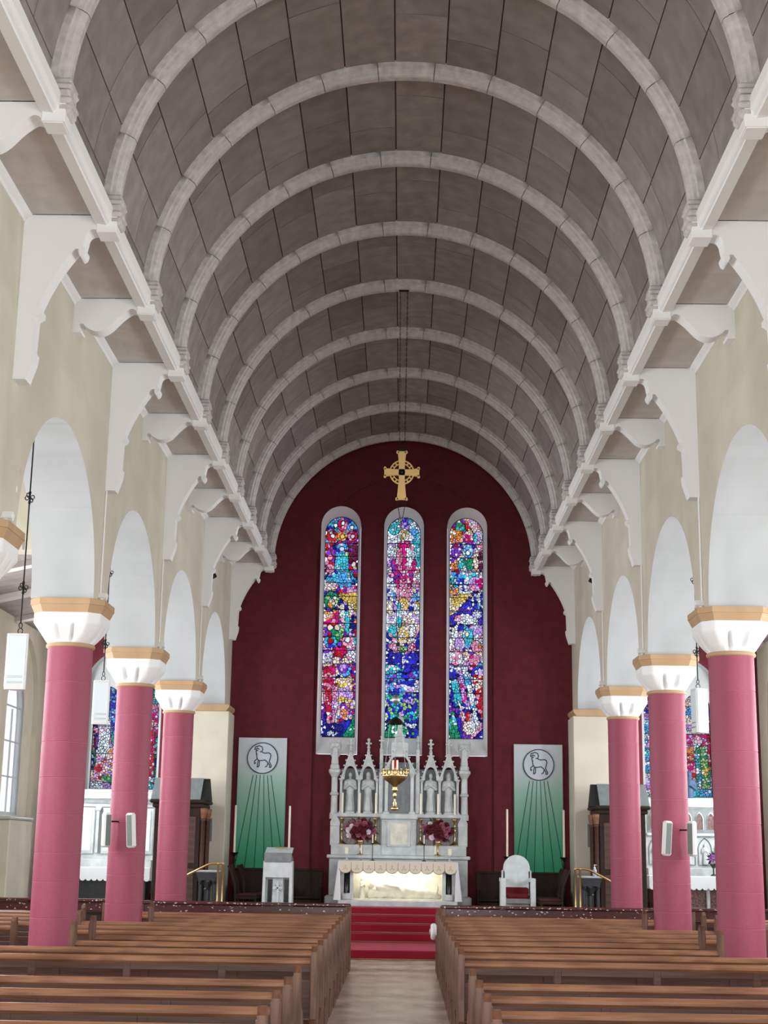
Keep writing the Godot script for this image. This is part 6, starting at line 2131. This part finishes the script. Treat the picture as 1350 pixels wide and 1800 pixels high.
func sanctuary_lamp() -> void:
	var t := thing("sanctuary_lamp", "gilt sanctuary lamp with a red and white glass, hung before the altar", "lamp", P(-0.06, 2.46, 22.05))
	var st := S()
	lathe(st, [Vector2(0, 0), Vector2(0.035, 0.01), Vector2(0.06, 0.02), Vector2(0.05, 0.05), Vector2(0.02, 0.08), Vector2(0.03, 0.11), Vector2(0.012, 0.14), Vector2(0.014, 0.2), Vector2(0.035, 0.22), Vector2(0.016, 0.25), Vector2(0.02, 0.28), Vector2(0.05, 0.30), Vector2(0.03, 0.33), Vector2(0.04, 0.37), Vector2(0.08, 0.40), Vector2(0.155, 0.455), Vector2(0.175, 0.48), Vector2(0.18, 0.5)], 28)
	part("bowl", st, M.brass, t)
	st = S()
	lathe(st, [Vector2(0.18, 0.5), Vector2(0.19, 0.51), Vector2(0.185, 0.58), Vector2(0.19, 0.59), Vector2(0.17, 0.595), Vector2(0.0, 0.57)], 28, Transform3D(), false)
	for k in 12:
		var a := TAU * k / 12
		torus(st, Vector3(cos(a) * 0.195, 0.555, sin(a) * 0.195), 0.032, 0.008, 12, 5, Vector3(-sin(a), 0, cos(a)))
		lathe(st, [Vector2(0, -0.02), Vector2(0.014, 0), Vector2(0, 0.035)], 6, Transform3D(Basis(), Vector3(cos(a) * 0.19, 0.605, sin(a) * 0.19)))
	part("pierced_gallery", st, M.brass, t)
	st = S()
	lathe(st, [Vector2(0.028, 0.58), Vector2(0.03, 0.6), Vector2(0.03, 0.75), Vector2(0.0, 0.752)], 16)
	part("glass", st, M.ruby, t)
	for q in [-1.0, 1.0]:
		st = S()
		bx(st, Vector3(q * 0.031, 0.665, 0.01), Vector3(0.03, 0.165, 0.05), 0.008)
		part("white_shield", st, M.candle, t)
	st = S()
	lathe(st, [Vector2(0.13, 1.28), Vector2(0.125, 1.29), Vector2(0.1, 1.33), Vector2(0.05, 1.37), Vector2(0.015, 1.39), Vector2(0, 1.4)], 24)
	part("smoke_bell", st, M.iron, t)
	st = S()
	lathe(st, [Vector2(0, 1.58), Vector2(0.05, 1.6), Vector2(0.065, 1.65), Vector2(0.05, 1.7), Vector2(0, 1.72)], 20)
	part("counterweight", st, M.chrome, t)
	st = S()
	tube(st, [Vector3(0, 1.39, 0), Vector3(0, 1.6, 0)], 0.005, 6)
	tube(st, [Vector3(0, 1.7, 0), Vector3(0.045, 4.35, 0)], 0.0045, 6)
	for q in [-1.0, 1.0]:
		tube(st, [Vector3(0.045, 4.35, 0), Vector3(0.045 + q * 0.075, 4.78, 0)], 0.006, 6)
	part("suspension_wire", st, M.iron, t)
	for k in 3:
		var a := TAU * k / 3 + 0.5
		st = S()
		tube(st, [Vector3(cos(a) * 0.18, 0.59, sin(a) * 0.18), Vector3(cos(a) * 0.1, 1.3, sin(a) * 0.1)], 0.002, 5)
		part("lamp_chain", st, M.chrome, t)

# ---------------------------------------------------------------- build
func _ready() -> void:
	rng.seed = 4
	light_and_camera()
	materials()
	shell()
	vault()
	brackets()
	columns()
	windows()
	figures()
	reredos()
	altar()
	pews()
	altar_furnishings()
	banners()
	ambo()
	stone_chair()
	for e in [[-3.02, 29.9, "left of the lectern, nearer the lectern", 1.5], [-2.9, 30.5, "left of the lectern, nearer the wall", 1.5], [2.98, 29.58, "right of the stone chair, nearest", -1.5], [3.02, 30.08, "right of the stone chair, middle of three", -1.5], [3.0, 30.58, "right of the stone chair, farthest", -1.5]]:
		dark_chair("dark wooden high-backed chair with a red seat, " + e[2], P(e[0], 0.475, e[1]), e[3])
	bench("low dark bench under the left banner", -3.45, -2.5, 31.2)
	bench("low dark bench between the lectern and the high altar", -2.25, -1.6, 31.2)
	bench("low dark bench between the high altar and the stone chair", 1.62, 2.3, 31.2)
	bench("low dark bench under the right banner", 2.5, 3.45, 31.2)
	tall_candle("tall white candle on a dark stand, outer side of the left banner", P(-3.41, 0.475, 30.8))
	tall_candle("tall white candle on a dark stand, inner side of the left banner", P(-2.28, 0.475, 30.8))
	tall_candle("tall white candle on a dark stand, inner side of the right banner", P(2.23, 0.475, 30.8))
	tall_candle("tall white candle on a dark stand, outer side of the right banner", P(3.40, 0.475, 30.8))
	for s in [-1.0, 1.0]:
		hand_rail(s)
		credence(s)
		confessional(s)
		side_altar(s)
	clutter()
